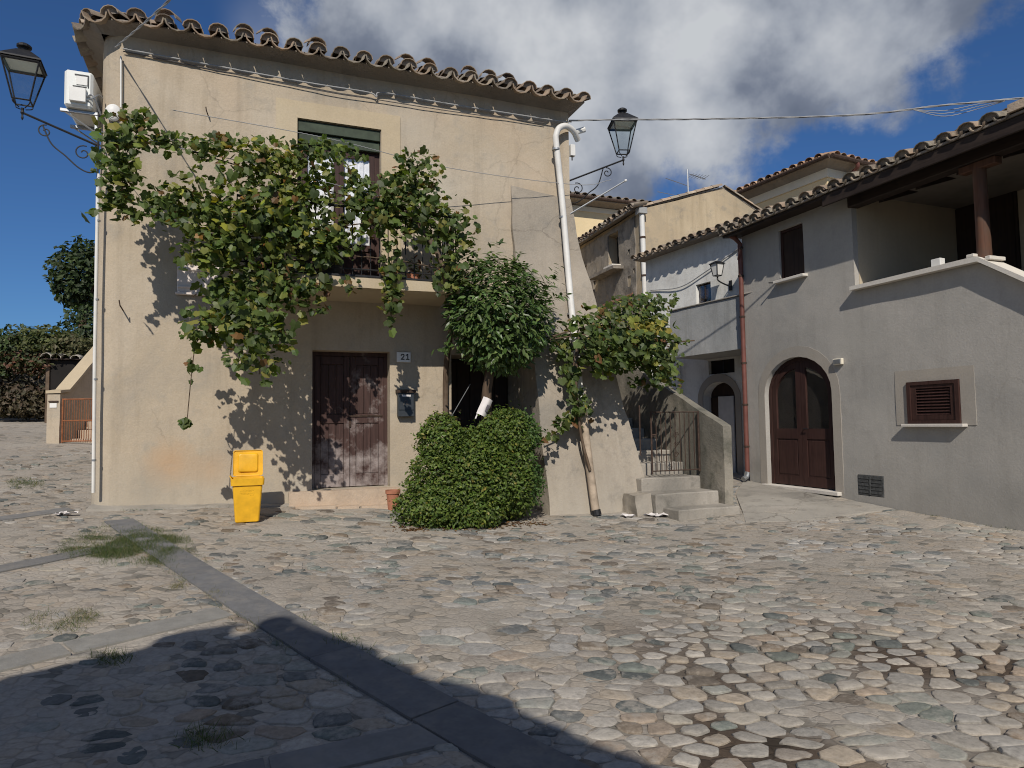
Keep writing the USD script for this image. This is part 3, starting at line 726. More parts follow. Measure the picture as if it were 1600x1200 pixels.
# the battered corner
bz = 4.45
top_l, top_r = hs(797, 290)[0], 7.03
bpts = [(top_l + .05, -.07, bz), (top_l + .05, .3, bz), (7.18, -.07, bz), (7.18, .4, bz), (5.86, -1.02, .1), (5.6, .3, .0), (7.86, -1.1, .1), (8.4, .4, .1), (8.4, 3.0, .1), (7.18, 3.0, bz), (7.84, -1.14, -.3), (5.85, -1.06, -.3), (8.5, 3.0, -.3), (5.6, .3, -.3)]
bm_ = (m3.Manifold.hull_points(np.array(bpts, float)) + m3.Manifold.hull_points(np.array([(top_l, -.004, 5.52), (top_r, -.004, 5.4), (top_l, .2, 5.52), (top_r, .3, 5.4), (5.97, -.10, 4.2), (7.22, -.10, 4.2), (5.97, .2, 4.2), (7.22, .3, 4.2)], float))) - mbox(K0 - .3, K1, -3, .9, -.5, KZ1)
bv, bf = man(bm_.refine_to_length(.16)); bv, bf = rough((bv, bf), .035, 1.4, 4); bv, bf = rough((bv, bf), .012, 5, 8)
part(house, 'buttress', (bv, bf), 'buttress_plaster', smooth=30)
# plaster patches: raised band round the balcony window, ledges, holes
part(house, 'window_surround', man((mbox(WX0 - .30, WX1 + .30, -.022, .0, WZ0 - .02, WZ1 + .26) - mbox(WX0 - .004, WX1 + .004, -.2, .1, WZ0 - .2, WZ1 + .004))), 'pale_band_plaster')
part(house, 'string_course', cat(*[bx(a, b, -.018, .003, z - .012, z + .012, .004) for a, b, z in ((6.02, 6.6, 3.98), (5.1, 5.85, 3.72))]), 'buttress_plaster')
# eave: mortar bed and tiles
OV = .30
def eave_path(ov, step):
    p = [(7.02 + .16, -ov), (.30, -ov)]
    p += [(.36 - (.36 + ov) * math.sin(a), .36 - (.36 + ov) * math.cos(a)) for a in np.linspace(.1, math.pi / 2, 9)]
    p += [(-ov, 5.7)]
    ls = LineString(p); n = int(ls.length / step); out = []; nor = []
    for i in range(n + 1):
        s = min(i * step, ls.length - 1e-6); a, b = np.array(ls.interpolate(max(s - .15, 0)).coords[0]), np.array(ls.interpolate(min(s + .15, ls.length)).coords[0])
        t = (b - a) / np.linalg.norm(b - a); out.append(ls.interpolate(s).coords[0]); nor.append((t[1], -t[0]))
    return out, [n_ if (np.array([3.5, 2.6]) - np.array(o)) @ n_ > 0 else (-n_[0], -n_[1]) for o, n_ in zip(out, nor)]


SL = math.radians(17)
ring_out = [(7.02 + OV * .6, -OV + .05), (.30, -OV + .05)] + [(.36 - (.31 + OV) * math.sin(a), .36 - (.31 + OV) * math.cos(a)) for a in np.linspace(.1, math.pi / 2, 8)] + [(-OV + .05, 5.7), (7.02 + OV * .6, 5.7)]
cx, cy = 3.7, 2.9
ro = np.array(ring_out); ri = ro * .98 + np.array([cx, cy]) * .02
inner = np.column_stack([np.clip(ro[:, 0], 2.6, 4.6), np.clip(ro[:, 1], 2.6, 2.8)])
lo = np.array([(min(max(x, .02), 7.0), min(max(y, .02), 5.38)) for x, y in ro])
n = len(ro)
V = np.vstack([np.column_stack([ro, np.full(n, 7.04)]), np.column_stack([inner, 7.04 + math.tan(SL) * np.linalg.norm(inner - ro, axis=1)]), np.column_stack([ro, np.full(n, 7.02)]), np.column_stack([lo, np.full(n, 6.93)])])
F_ = []
for k in range(n):
    k2 = (k + 1) % n
    F_ += [(k, k2, n + k2), (k, n + k2, n + k), (2 * n + k, 2 * n + k2, k2), (2 * n + k, k2, k), (3 * n + k, 3 * n + k2, 2 * n + k2), (3 * n + k, 2 * n + k2, 2 * n + k)]
roof = part(house, 'roof', rough((V, np.array(F_)), .015, 3, 3), 'soffit_mortar')
ep, en = eave_path(OV, .335)
tile_roof(roof, ep, en, 7.05, SL, 3, .335, r=.128, pan=(1.30, 1.05), pan_out=.10, plug=True)
for i in range(10):    # loose tiles bedded on top of the eave
    k = random.randrange(1, 21); p = ep[k]; q = en[k]
    part(roof, 'loose_tile', place(half_tile(.13, .115, .4), [p[0] + q[0] * .12, p[1] + q[1] * .12, 7.05 + .17], q, SL + .1, (random.random() - .5) * .5, (random.random() - .5) * .6), 'roof_tile', smooth=40, tint=TILE_COL[i % 7])

# ground-floor door: two old leaves of boards and panels
door = part(house, 'front_door', man(mbox(DX0, DX1, .21, .255, DZ0, DZ1) - mbox(DX0 + .05, DX1 - .05, .15, .3, DZ0 - .1, DZ1 - .06)), 'old_door_wood', label='weathered double door in a plastered recess')
mid = (DX0 + DX1) / 2
for a, b in ((DX0 + .052, mid - .004), (mid + .004, DX1 - .052)):
    pz = [DZ0 + .02, DZ0 + .20, DZ0 + .98, DZ0 + 1.08, DZ1 - .07]
    part(door, 'stile', bx(a, a + .085, .205, .245, DZ0 + .01, DZ1 - .065), 'old_door_wood')
    part(door, 'stile', bx(b - .085, b, .205, .245, DZ0 + .01, DZ1 - .065), 'old_door_wood')
    for z0, z1 in ((DZ0 + .01, DZ0 + .20), (DZ0 + .96, DZ0 + 1.10), (DZ1 - .19, DZ1 - .065)):
        part(door, 'rail', bx(a + .087, b - .087, .206, .243, z0, z1), 'old_door_wood')
    for z0, z1 in ((DZ0 + .20, DZ0 + .96), (DZ0 + 1.10, DZ1 - .19)):
        nb = 3; w_ = (b - a - .174) / nb
        for k in range(nb):
            part(door, 'door_board', bx(a + .087 + k * w_ + .002, a + .087 + (k + 1) * w_ - .002, .222, .24, z0 + .003, z1 - .003, .004), 'old_door_wood')
part(door, 'iron_bar', cat(bx(mid - .02, DX1 - .08, .19, .203, DZ0 + 1.055, DZ0 + 1.085), bx(mid - .014, mid + .014, .188, .206, DZ0 + .9, DZ0 + 1.0)), 'rusty_iron')
part(door, 'back_board', bx(DX0 + .03, DX1 - .03, .25, .27, DZ0, DZ1), 'dark_wood')
step = part(house, 'door_step', rough(man(m3.Manifold.hull_points(np.array([(x, y, z) for x in (DX0 - .32, DX1 + .10) for y in (-.20, .2) for z in (.42, .655)] + [(DX1 + .12, -.05, .45)])).refine_to_length(.06)), .018, 3.5, 6), 'worn_step_stone', smooth=35)
for k, (a, b, zz) in enumerate(((DX0 - .25, DX0 + .30, .46), (DX0 + .33, DX0 + .62, .45), (DX0 + .66, DX1 + .05, .45))):
    part(step, 'step_stone', rough(man(mbox(a, b, -.36, .0, .2, zz - .04 * k % .03).refine_to_length(.07)), .02, 4, 20 + k), 'worn_step_stone', smooth=35)

# the dark doorway behind the tree
dv = part(house, 'dark_doorway', bx(K0 + .03, K1 - .03, .62, .68, .2, KZ1 - .02), 'dark_wood')
for k in range(5):
    a = K0 + .05 + k * (K1 - K0 - .1) / 5
    part(dv, 'door_board', bx(a, a + (K1 - K0 - .1) / 5 - .008, .60, .619, .25, KZ1 - .05), 'dark_wood')
part(house, 'iron_rod', tube([H.inv(EYE + ray(735, 600) * 10.15), H.inv(EYE + ray(700, 660) * 9.6)], .006, 5), 'galvanised')

# balcony window
win = part(house, 'balcony_window', man(mbox(WX0, WX1, .14, .20, WZ0, WZ1 - .0) - mbox(WX0 + .075, WX1 - .075, .1, .3, WZ0 - .1, WZ1 - .36)), 'brown_wood', label='brown timber balcony window behind lace curtains')
part(win, 'shutter_box', cat(bx(WX0 + .01, WX1 - .01, .02, .13, WZ1 - .17, WZ1 - .01), bx(WX0 + .01, WX1 - .01, .06, .13, WZ1 - .33, WZ1 - .18)), 'green_shutter')
wm = (WX0 + WX1) / 2
for a, b in ((WX0 + .078, wm - .003), (wm + .003, WX1 - .078)):
    z0, z1 = WZ0 + .02, WZ1 - .37
    part(win, 'sash', man(mbox(a, b, .125, .165, z0, z1) - mbox(a + .075, b - .075, .0, .3, z0 + .72, z1 - .08) - mbox(a + .085, b - .085, .0, .142, z0 + .12, z0 + .62)), 'brown_wood')
    part(win, 'pane', bx(a + .07, b - .07, .142, .147, z0 + .71, z1 - .07, .001), 'glass')
    cur = []
    for k in range(2):
        t = np.linspace(a + .03, b - .03, 40); yy = .172 + .010 * np.sin(t * 55) + .006 * np.sin(t * 131)
        cur = np.vstack([np.column_stack([t, yy, np.full(40, z0 + .5)]), np.column_stack([t, yy, np.full(40, z1)])])
    f = [(i, i + 1, 41 + i) for i in range(39)] + [(i, 41 + i, 40 + i) for i in range(39)]
    part(win, 'curtain', (cur, np.array(f)), 'curtain_cloth', smooth=True)
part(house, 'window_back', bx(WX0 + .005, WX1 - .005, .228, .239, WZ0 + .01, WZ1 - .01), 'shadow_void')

# balcony
BX0, BX1, BE = 1.72, 4.70, 1.10
sl = part(house, 'balcony_slab', rough(man((mbox(BX0, BX1, -BE, .02, 3.44, 3.60)).refine_to_length(.12)), .010, 3, 12), 'pale_band_plaster', smooth=30)
rl = part(house, 'balcony_railing', cat(tube([(BX0 + .04, -.01, 4.55), (BX0 + .04, -BE + .05, 4.55), (BX1 - .04, -BE + .05, 4.55), (BX1 - .04, -.01, 4.55)], .018, 6), tube([(BX0 + .04, -.01, 3.70), (BX0 + .04, -BE + .05, 3.70), (BX1 - .04, -BE + .05, 3.70), (BX1 - .04, -.01, 3.70)], .011, 6),
        bx(BX0 - .03, BX1 + .03, -BE - .012, -BE - .002, 3.585, 3.612, .002), bx(BX1 + .0, BX1 + .45, -BE + .1, -BE + .13, 3.55, 3.58)), 'black_iron')
nb = 25
for k in range(nb):
    x = BX0 + .04 + (BX1 - BX0 - .08) * k / (nb - 1); part(rl, 'baluster', tube([(x, -BE + .05, 3.59), (x, -BE + .05, 4.545)], .0075, 6), 'black_iron')
for x in (BX0 + .04, BX1 - .04):
    for k in range(1, 9): part(rl, 'baluster', tube([(x, -BE + .05 + k * .118, 3.59), (x, -BE + .05 + k * .118, 4.545)], .0075, 6), 'black_iron')

# ------------------------------------------------------------------ things fixed to the house
def on_wall(name, label, cat_, px, py, e=0.0, group=None):
    a, z = hs(px, py, e); return thing(name, label, cat_, H, (a, -e, z), group=group)


a0, za = hs(275, 414); a1, zb = hs(340, 460)
t = thing('marble_plaque', 'pale marble slab with moulded edges, half hidden by vine beside the balcony', 'plaque', H, (a0 + .02, -.015, zb))
w_, h_ = a1 - a0, za - zb
part(t, 'slab', bx(0, w_, -.022, 0, 0, h_), 'pink_marble')
part(t, 'moulding', bx(.005, w_ - .005, -.04, -.023, h_ - .075, h_ - .045), 'pink_marble'); part(t, 'moulding', bx(.005, w_ - .005, -.04, -.023, .06, .085), 'pink_marble'); part(t, 'ledge', bx(-.02, w_ + .02, -.05, .0, -.035, -.003), 'pink_marble')

a, z = hs(618, 566)
t = thing('house_number_tile', 'small white number tile beside the top of the weathered door', 'number sign', H, (a + .015, -.012, z))
part(t, 'tile', bx(0, .215, -.014, 0, 0, .155), 'white_tile')
tx = tm(meshkit.text_mesh('21', .085, .002, True)); tv = tx[0]
part(t, 'digits', (np.column_stack([tv[:, 0] + .05, -.0145 - tv[:, 2], tv[:, 1] + .04]), tx[1]), 'ink')

a, z = hs(622, 651, .1)
t = thing('mailbox', 'dark grey metal letter box with a pitched lid beside the weathered door', 'mailbox', H, (a, -.012, z))
part(t, 'box', bx(0, .25, -.10, 0, 0, .36), 'mailbox_metal'); part(t, 'front_flap', bx(.012, .238, -.112, -.101, .10, .335), 'mailbox_metal')
part(t, 'lid', extr([(-.13, .36), (.005, .36), (.005, .415), (-.13, .395)], -.02, .27, 'yz'), 'rusty_iron')
part(t, 'name_strip', bx(.06, .19, -.118, -.1125, .30, .33, .001), 'paper')
part(t, 'slot', bx(.05, .20, -.106, -.1005, .345, .356, .001), 'ink')
cv = curve([(.08, -.1135, .17), (.10, -.1135, .235), (.145, -.1135, .225), (.12, -.1135, .185), (.165, -.1135, .19)], 5); part(t, 'horn_emblem', tube(cv, .006, 5), 'cable_dark')

def street_lamp(label, base, d, arm_len, drop):
    """A wrought-iron wall bracket with a tapered lantern. base: house-frame point on the wall, d: level direction of the arm."""
    d = np.array([d[0], d[1], 0.0]); d /= np.linalg.norm(d); ang = math.atan2(d[1], d[0])
    t = thing('street_lamp', label, 'street lamp', H, base, rz=ang, group='lanterns on wrought iron brackets')
    L = arm_len
    arm = part(t, 'bracket', cat(tube([(0, 0, 0), (L, 0, drop)], .015, 6), bx(-.02, .0, -.03, .03, -.62, .12)), 'black_iron')
    sp = lambda c, r0, r1, a0, a1, s=1: [(c[0] + (r0 + (r1 - r0) * k) * math.cos(a0 + (a1 - a0) * k), 0, c[1] + (r0 + (r1 - r0) * k) * math.sin(a0 + (a1 - a0) * k)) for k in np.linspace(0, 1, 22)]
    part(arm, 'scroll', tube(sp((.16, -.13), .105, .02, math.pi * .62, -math.pi * 1.9), .009, 5), 'black_iron')
    part(arm, 'scroll', tube(curve([(.005, 0, -.36), (.10, 0, -.385), (.22, 0, -.33), (.36, 0, -.20), (.52, 0, -.06), (.62, 0, drop * .65 - .02)], 6), .010, 5), 'black_iron')
    part(arm, 'scroll', tube(sp((L * .70, drop * .7 - .115), .09, .018, math.pi * .55, -math.pi * 1.9), .009, 5), 'black_iron')
    lz = drop
    part(t, 'finial', lathe([(.004, lz - .10), (.016, lz - .07), (.01, lz - .03), (.024, lz + .0), (.016, lz + .03), (.02, lz + .06)], 10, (L, 0, 0)), 'black_iron')
    b0, b1 = lz + .14, lz + .62; h0, h1 = .095, .20
    fr = []
    for sx in (-1, 1):
        for sy in (-1, 1):
            fr.append(tube([(L + sx * h0, sy * h0, b0), (L + sx * h1, sy * h1, b1)], .011, 5)); fr.append(tube(curve([(L + sx * h0, sy * h0, b0), (L + sx * h0 * .9, sy * h0 * .9, b0 - .045), (L + sx * .03, sy * .03, lz + .055)], 5), .007, 5))
    for hh, zz, r_ in ((h0, b0, .011), (h1, b1, .018)):
        c = [(L - hh, -hh, zz), (L + hh, -hh, zz), (L + hh, hh, zz), (L - hh, hh, zz)]
        fr += [tube([c[k], c[(k + 1) % 4]], r_, 5) for k in range(4)]
    part(t, 'lantern_frame', cat(*fr), 'black_iron')
    for k in range(4):
        an = k * math.pi / 2; c_, s_ = math.cos(an), math.sin(an)
        q = np.array([(h0 * .97, -h0 * .9, b0 + .01), (h0 * .97, h0 * .9, b0 + .01), (h1 * .97, h1 * .92, b1 - .02), (h1 * .97, -h1 * .92, b1 - .02)]); q2 = q - [.003, 0, 0]
        v = np.vstack([q, q2]); v = np.column_stack([L + v[:, 0] * c_ - v[:, 1] * s_, v[:, 0] * s_ + v[:, 1] * c_, v[:, 2]])
        part(t, 'glass_pane', (v, np.array([(0, 1, 2), (0, 2, 3), (4, 6, 5), (4, 7, 6), (0, 4, 5), (0, 5, 1), (1, 5, 6), (1, 6, 2), (2, 6, 7), (2, 7, 3), (3, 7, 4), (3, 4, 0)])), 'lamp_glass')
    part(t, 'reflector', bx(L - h1 + .02, L + h1 - .02, -h1 + .02, h1 - .02, b1 + .012, b1 + .022, .003), 'white_sheet_metal')
    hv = np.array([(L + sx * w, sy * w, zz) for w, zz in ((h1 + .025, b1 + .024), (h1 + .02, b1 + .045), (.075, b1 + .19), (.06, b1 + .20)) for sx, sy in ((-1, -1), (1, -1), (1, 1), (-1, 1))])
    part(t, 'hood', man(m3.Manifold.hull_points(hv)), 'black_iron')
    part(t, 'chimney', lathe([(.04, b1 + .2), (.045, b1 + .235), (.085, b1 + .25), (.085, b1 + .275), (.05, b1 + .30), (.0, b1 + .305)], 12, (L, 0, 0)), 'black_iron')
    return t


lp = H.inv(EYE + ray(35, 176) * 8.75); lb = np.array([-.02, .12, 5.42])
street_lamp('iron lantern on a scrolled bracket beside the white air conditioner', lb, (lp - lb)[:2], np.linalg.norm((lp - lb)[:2]), lp[2] - lb[2])
rp = H.inv(EYE + ray(974, 250) * 11.75); rb = np.array([7.04, .10, 5.76])
street_lamp('iron lantern on a scrolled bracket above the clothes pole', rb, (rp - rb)[:2], np.linalg.norm((rp - rb)[:2]), rp[2] - rb[2])

ac = thing('air_conditioner', 'white air conditioner outdoor unit under the tiled eave', 'air conditioner', H, (-.39, -.02, 5.86))
part(ac, 'casing', man(mbox(0, .33, 0, .78, 0, .50)) if False else bx(0, .33, 0, .78, 0, .50, .03), 'white_sheet_metal')
part(ac, 'side_panel', cat(bx(.14, .27, -.012, -.001, .30, .42), ), 'white_plastic'); part(ac, 'recess', cat(bx(.12, .28, -.006, -.0005, .425, .445, .002), bx(.10, .26, -.006, -.0005, .27, .285, .002), bx(.272, .285, -.006, -.0005, .27, .44, .002)), 'dark_plastic')
part(ac, 'valve_cover', bx(.07, .26, -.045, -.001, .06, .25), 'white_plastic'); part(ac, 'valves', cat(tube(curve([(.27, -.01, .15), (.33, -.04, .17), (.37, -.03, .10), (.42, .05, -.05)], 5), .012, 6), tube(curve([(.27, -.01, .10), (.34, -.05, .12), (.40, .0, .2), (.43, .08, .2)], 5), .010, 6)), 'galvanised')
for y in (.08, .62):
    part(ac, 'wall_bracket', cat(bx(-.06, .38, y, y + .04, -.05, -.004), bx(.34, .38, y, y + .04, -.32, -.052), tube([(.0, y + .02, -.05), (.35, y + .02, -.28)], .012, 5)), 'galvanised')

def pipe(name, label, pts, r, mt, clips=(), cat_='pipe', extra=None):
    t = thing(name, label, cat_, H, tuple(pts[0])); p = np.asarray(pts, float) - np.asarray(pts[0], float)
    part(t, 'tube', tube(p, r, 10), mt, smooth=40)
    for c in clips: part(t, 'clip', tube([p[0] + (p[-1] - p[0]) * c - [0, 0, .012], p[0] + (p[-1] - p[0]) * c + [0, 0, .012]], r * 1.18, 10), 'galvanised')
    if extra: extra(t, np.asarray(pts[0], float))
    return t


pl = [H.loc(146, 770, .08), H.loc(148, 560, .08), H.loc(153, 290, .08), H.loc(155, 272, .08)]
pipe('cable_conduit', 'thin white pipe running down the rounded corner of the vine house', pl, .022, 'pvc_pipe', (.1, .35, .6, .85))
pa, pb = H.loc(189, 88, .05), H.loc(189, 168, .05)
pipe('wall_cable_pipe', 'short white conduit under the tiled eave above the vine', [pb, pa], .012, 'pvc_pipe')
dpt = [H.loc(868, 214, .16)] + [H.loc(879, 320, .17), H.loc(892, 470, .38), H.loc(910, 640, .82)]
dp = thing('drain_pipe', 'white plastic downpipe on the battered corner with a rusty lower length', 'drain pipe', H, tuple(dpt[3]))
o = dpt[3]
bend = curve([H.loc(903, 219, -.04), H.loc(896, 205, .06), H.loc(884, 197, .13), H.loc(873, 201, .16), tuple(dpt[0])], 6)
part(dp, 'upper_pipe', tube(np.vstack([bend[:-1], curve(dpt, 6)]) - o, .052, 12), 'pvc_pipe', smooth=40)
lpt = np.array([dpt[3], H.loc(921, 730, 1.03), H.loc(931, 800, 1.2)]) - o
part(dp, 'lower_pipe', tube(lpt, .062, 12), 'rusty_pipe', smooth=40)
part(dp, 'pipe_shoe', tube([lpt[-1] - [0, 0, -.03], lpt[-1] + [.01, -.02, -.05]], .07, 12), 'black_iron')
for k in (0, 1, 2): part(dp, 'clip', tube([np.array(dpt[k]) - o - [0, 0, .2], np.array(dpt[k]) - o - [-.001, 0, .23]], .066, 12), 'galvanised')

t = thing('clothes_pole', 'slanting metal clothes pole on the house corner beneath the lantern', 'pole', H, (7.0, -.03, 5.14))
e_ = H.inv(EYE + ray(978, 282) * 11.7) - np.array([7.0, -.03, 5.14]); part(t, 'pole', tube([(0, 0, 0), e_], .014, 6), 'galvanised'); part(t, 'end_cap', tube([e_ - .02 * e_ / 1, e_ + .01 * e_], .022, 8), 'white_plastic')
t = thing('iron_hook', 'bent iron hook low on the plain plaster corner', 'hook', H, tuple(H.loc(192, 485, .0)))
part(t, 'rod', tube([(0, .02, 0), (.0, -.22, .03)], .009, 5), 'rusty_iron')
part(t, 'tip', tube([(0, -.22, .03), (-.01, -.23, .10)], .008, 5), 'rusty_iron')
t = thing('iron_hook', 'tiny wall hook on bare plaster beneath the string of cables', 'hook', H, tuple(H.loc(326, 182, .0)))
part(t, 'rod', tube([(0, .02, 0), (-.02, -.12, .02), (-.03, -.12, .08)], .008, 5), 'rusty_iron')
t = thing('iron_bracket', 'rusty angle bracket jutting from the battered edge above the ruin', 'bracket', H, (7.12, .0, 4.72)); part(t, 'rod', tube([(0, 0, 0), (.36, .05, .16)], .012, 5), 'rusty_iron'); part(t, 'brace', tube([(0, 0, .03), (.22, .2, -.35)], .008, 5), 'rusty_iron')
t = thing('insulator_box', 'little white junction box on the wall corner under the bent pipe', 'junction box', H, (7.05, .05, 6.28)); part(t, 'box', bx(0, .09, -.06, .02, -.10, .10), 'white_plastic'); part(t, 'gland', tube([(.04, -.02, -.10), (.04, -.02, -.17)], .012, 6), 'dark_plastic'); part(t, 'hood', tube([(.12, -.02, .34), (.28, -.05, .40)], .05, 8), 'white_plastic')
t = thing('small_lamp_box', 'small white oval box half covered by vine near the plain corner', 'junction box', H, tuple(H.loc(177, 176, .02))); part(t, 'box', man(m3.Manifold.sphere(.1, 20).scale([1, .5, 1.2])), 'white_plastic', smooth=True); part(t, 'base', bx(-.06, .06, .0, .05, -.09, .09), 'white_plastic')

# cables
def cable(name, label, pts, r, mt='cable_grey', group=None, n=8, twist=0, frame=H):
    t = thing(name, label, 'cable', None, tuple(pts[0]), group=group); p = curve(np.asarray(pts, float), n) - np.asarray(pts[0], float)
    if not twist: part(t, 'strand', tube(p, r, 6), mt, smooth=True); return t
    s = np.cumsum(np.r_[0, np.linalg.norm(np.diff(p, axis=0), axis=1)]); ss = np.arange(0, s[-1], .07); q = np.column_stack([np.interp(ss, s, p[:, k]) for k in range(3)])
    for k in range(twist):
        ph = ss * 7 + k * 2 * math.pi / twist; part(t, 'strand', tube(q + np.column_stack([0 * ph, np.cos(ph), np.sin(ph)]) * r * 1.1, r, 5), 'cable_grey' if k else mt, smooth=True)
    return t


W = lambda v: H.W(*v)
cable('facade_cable', 'twisted grey cable slung along the facade under the eave tiles', [W(H.loc(192, 76, .07)), W(H.loc(300, 96, .06)), W(H.loc(480, 129, .06)), W(H.loc(574, 144, .06)), W(H.loc(588, 151, .06)), W(H.loc(600, 145, .06)), W(H.loc(700, 162, .06)), W(H.loc(860, 187, .07)), W((7.06, -.03, 6.76))], .011)
cable('facade_cable', 'thinner dark cable sagging just below the twisted grey one', [W(H.loc(192, 80, .04)), W(H.loc(330, 108, .04)), W(H.loc(480, 138, .04)), W(H.loc(585, 155, .04)), W(H.loc(720, 176, .04)), W(H.loc(850, 192, .04))], .007, 'cable_dark')
rr_end = R.W(5.4, .9, 6.15)
ca = W((7.0, -.06, 6.76))
mid1 = EYE + ray(1100, 186) * 10.9; mid2 = EYE + ray(1330, 180) * 9.8; mid3 = EYE + ray(1470, 165) * 9.2
cable('overhead_cable', 'twisted cable bundle crossing the sky between the two houses', [ca, EYE + ray(960, 187) * 11.4, mid1, mid2, mid3, EYE + ray(1600, 153) * 8.7, EYE + ray(1700, 140) * 8.4], .0075, twist=3)
for k in range(3):
    s = .05 + .05 * k
    cable('overhead_cable_loop', ('topmost slack loop of loose wire hanging from the overhead bundle', 'middle slack loop of loose wire hanging from the overhead bundle', 'lowest slack loop of loose wire hanging from the overhead bundle')[k], [mid3 + [-.35, .05, -.03], mid3 + [.05, 0, -.03 - s * .8], mid3 + [.45, -.15, -.02 - s * .6], EYE + ray(1570, 158) * 8.8], .005)
cable('overhead_wire', 'wire rising from the tiled corner up into the sky', [W(H.loc(180, 74, .1)), EYE + ray(224, 37) * 7.6, EYE + ray(268, -3) * 6.6, EYE + ray(330, -60) * 5.6], .007, twist=2)
cable('clothes_line', 'thin washing line stretched across the facade above the balcony', [W((1.0, -.98, 5.58)), W((2.9, -.9, 5.52)), W(H.loc(700, 262, .5)), W((7.05, -.14, 5.62)), EYE + ray(955, 281) * 11.6], .005)
# ------------------------------------------------------------------ the outside stair beside the battered corner
st = thing('outdoor_stair', 'concrete outdoor stair with a sloping plastered parapet beside the battered corner', 'stairs', H, (7.6, -1.95, 0))
def stp(name, x0, x1, y0, y1, z0, z1, s, mt='step_concrete'):
    part(st, name, rough(man(mf(bx(x0, x1, y0, y1, z0, z1, .015)).refine_to_length(.10)), .012, 4, s), mt, smooth=35)
stp('step', .10, 1.18, 0, .55, -.2, .305, 1); stp('step', -.02, 1.12, .40, .98, -.2, .50, 2); stp('step', .0, 1.10, .82, 1.75, -.2, .70, 3)
for k in range(7): stp('step', .02, 1.20, 1.40 + k * .40, 1.95 + k * .40, .1, .89 + k * .19, 5 + k)
pp = [(.37, .02), (.37, 1.49), (.45, 1.53), (2.45, 2.42), (4.6, 3.38), (4.6, -.3), (.37, -.3)]
pp = [(y, z) for y, z in pp]
part(st, 'parapet', rough(man(mf(extr(Polygon(pp), 1.21, 1.37, 'yz')).refine_to_length(.11)), .012, 3, 44), 'parapet_plaster', smooth=30)
part(st, 'side_stone', rough(man(mbox(-.30, -.04, .5, .9, -.2, .50).refine_to_length(.06)), .05, 4, 61), 'buttress_plaster', smooth=35)
gt = thing('stair_gate', 'rusty iron bar gate across the concrete stair with scrolled bars', 'gate', H, (7.88, -1.0, .745))
part(gt, 'frame', cat(tube([(.0, 0, .0), (0, 0, 1.0)], .014, 6), tube([(.90, 0, .02), (.90, 0, 1.0)], .018, 6), tube([(0, 0, .05), (.90, 0, .05)], .011, 6), tube([(0, 0, .985), (.90, 0, .985)], .011, 6)), 'rusty_iron')
for k in range(1, 10): part(gt, 'bar', tube([(.09 * k, 0, .05), (.09 * k, 0, .985)], .008, 6), 'rusty_iron')
for zc in (.62, .30, .46): part(gt, 'scroll', tube([(.45 + .05 * math.cos(a) * (1 - i * .03), -.012, zc + .05 * math.sin(a) * (1 - i * .03)) for i, a in enumerate(np.linspace(0, 8.5, 24))], .006, 5), 'rusty_iron')
part(gt, 'latch', cat(bx(.0, .09, -.01, .0, .62, .64), bx(.0, .09, -.01, .0, .60, .612)), 'rusty_iron'); part(gt, 'post', tube([(-.16, .08, .3), (-.16, .08, 1.1)], .012, 6), 'rusty_iron')

# ------------------------------------------------------------------ the plain grey house at the side
rs = lambda px, py, e=0.0: R.at(px, py, e)
rh = thing('grey_house', 'pale grey rendered house with an arched brown door and a roofed corner loggia', 'house', R)
X0, X1 = .15, 7.6
def arch(x0, x1, z0, zs, zt, n=14):
    c, h = (x0 + x1) / 2, (x1 - x0) / 2
    return [(x0, z0), (x1, z0)] + [(c + h * math.cos(a), zs + (zt - zs) * math.sin(a)) for a in np.linspace(0, math.pi, n)]


AX0, AX1, AZ0, AZS, AZT = .63, 2.19, .40, 2.04, 2.68
UX0, UX1, UZ0, UZ1 = 1.13, 1.71, 4.09, 5.00
LX0, LX1, LZ0, LZ1 = 3.57, 4.35, 1.50, 2.10
LED = 3.60; LGX = 2.73; FLO = 2.62; CEI = 4.96; LD = 2.45
prof = [(LGX, LED), (4.69, LED), (X1 - .2, LED - (X1 - .2 - 4.69) * .68), (X1 - .2, CEI), (LGX, CEI)]
rb_ = mf(extr(Polygon([(0, -.6), (5.0, -.6), (5.0, 5.1), (2.4, 5.92), (0, 5.17)]), X0, X1, 'yz'))
rb_ -= mf(extr(Polygon(arch(AX0, AX1, AZ0, AZS, AZT)), -.3, .16, 'xz'))
rb_ -= mbox(UX0, UX1, -.3, .12, UZ0, UZ1); rb_ -= mbox(LX0, LX1, -.3, .10, LZ0, LZ1)
rb_ -= mf(extr(Polygon(prof), -.3, .19, 'xz')); rb_ -= mf(extr(Polygon([(.18, FLO), (LD, FLO), (LD, 5.76), (.18, 5.06)]), LGX, X1 - .2, 'yz')); rb_ -= mbox(2.63, 3.10, -.2, .05, .39, .71)
v, f = man(rb_.refine_to_length(.25)); v[:, 1] += (meshkit.fbm(v * .8, 3, 14) - .5) * .03 * (v[:, 1] < .05)
part(rh, 'wall', (v, f), 'grey_render', smooth=25)
ao = Polygon(arch(AX0 - .17, AX1 + .17, AZ0 - .02, AZS, AZT + .19)).difference(Polygon(arch(AX0 - .001, AX1 + .001, AZ0 - .3, AZS, AZT + .001)))
part(rh, 'door_surround', extr(ao, -.006, .004, 'xz'), 'beige_surround')
a, b = rs(1398, 584), rs(1524, 672)
part(rh, 'window_surround', man(mbox(LX0 - .2, LX1 + .2, -.006, .004, LZ0 - .02, LZ1 + .17) - mbox(LX0 - .001, LX1 + .001, -.1, .1, LZ0 - .1, LZ1 + .001)), 'beige_surround')
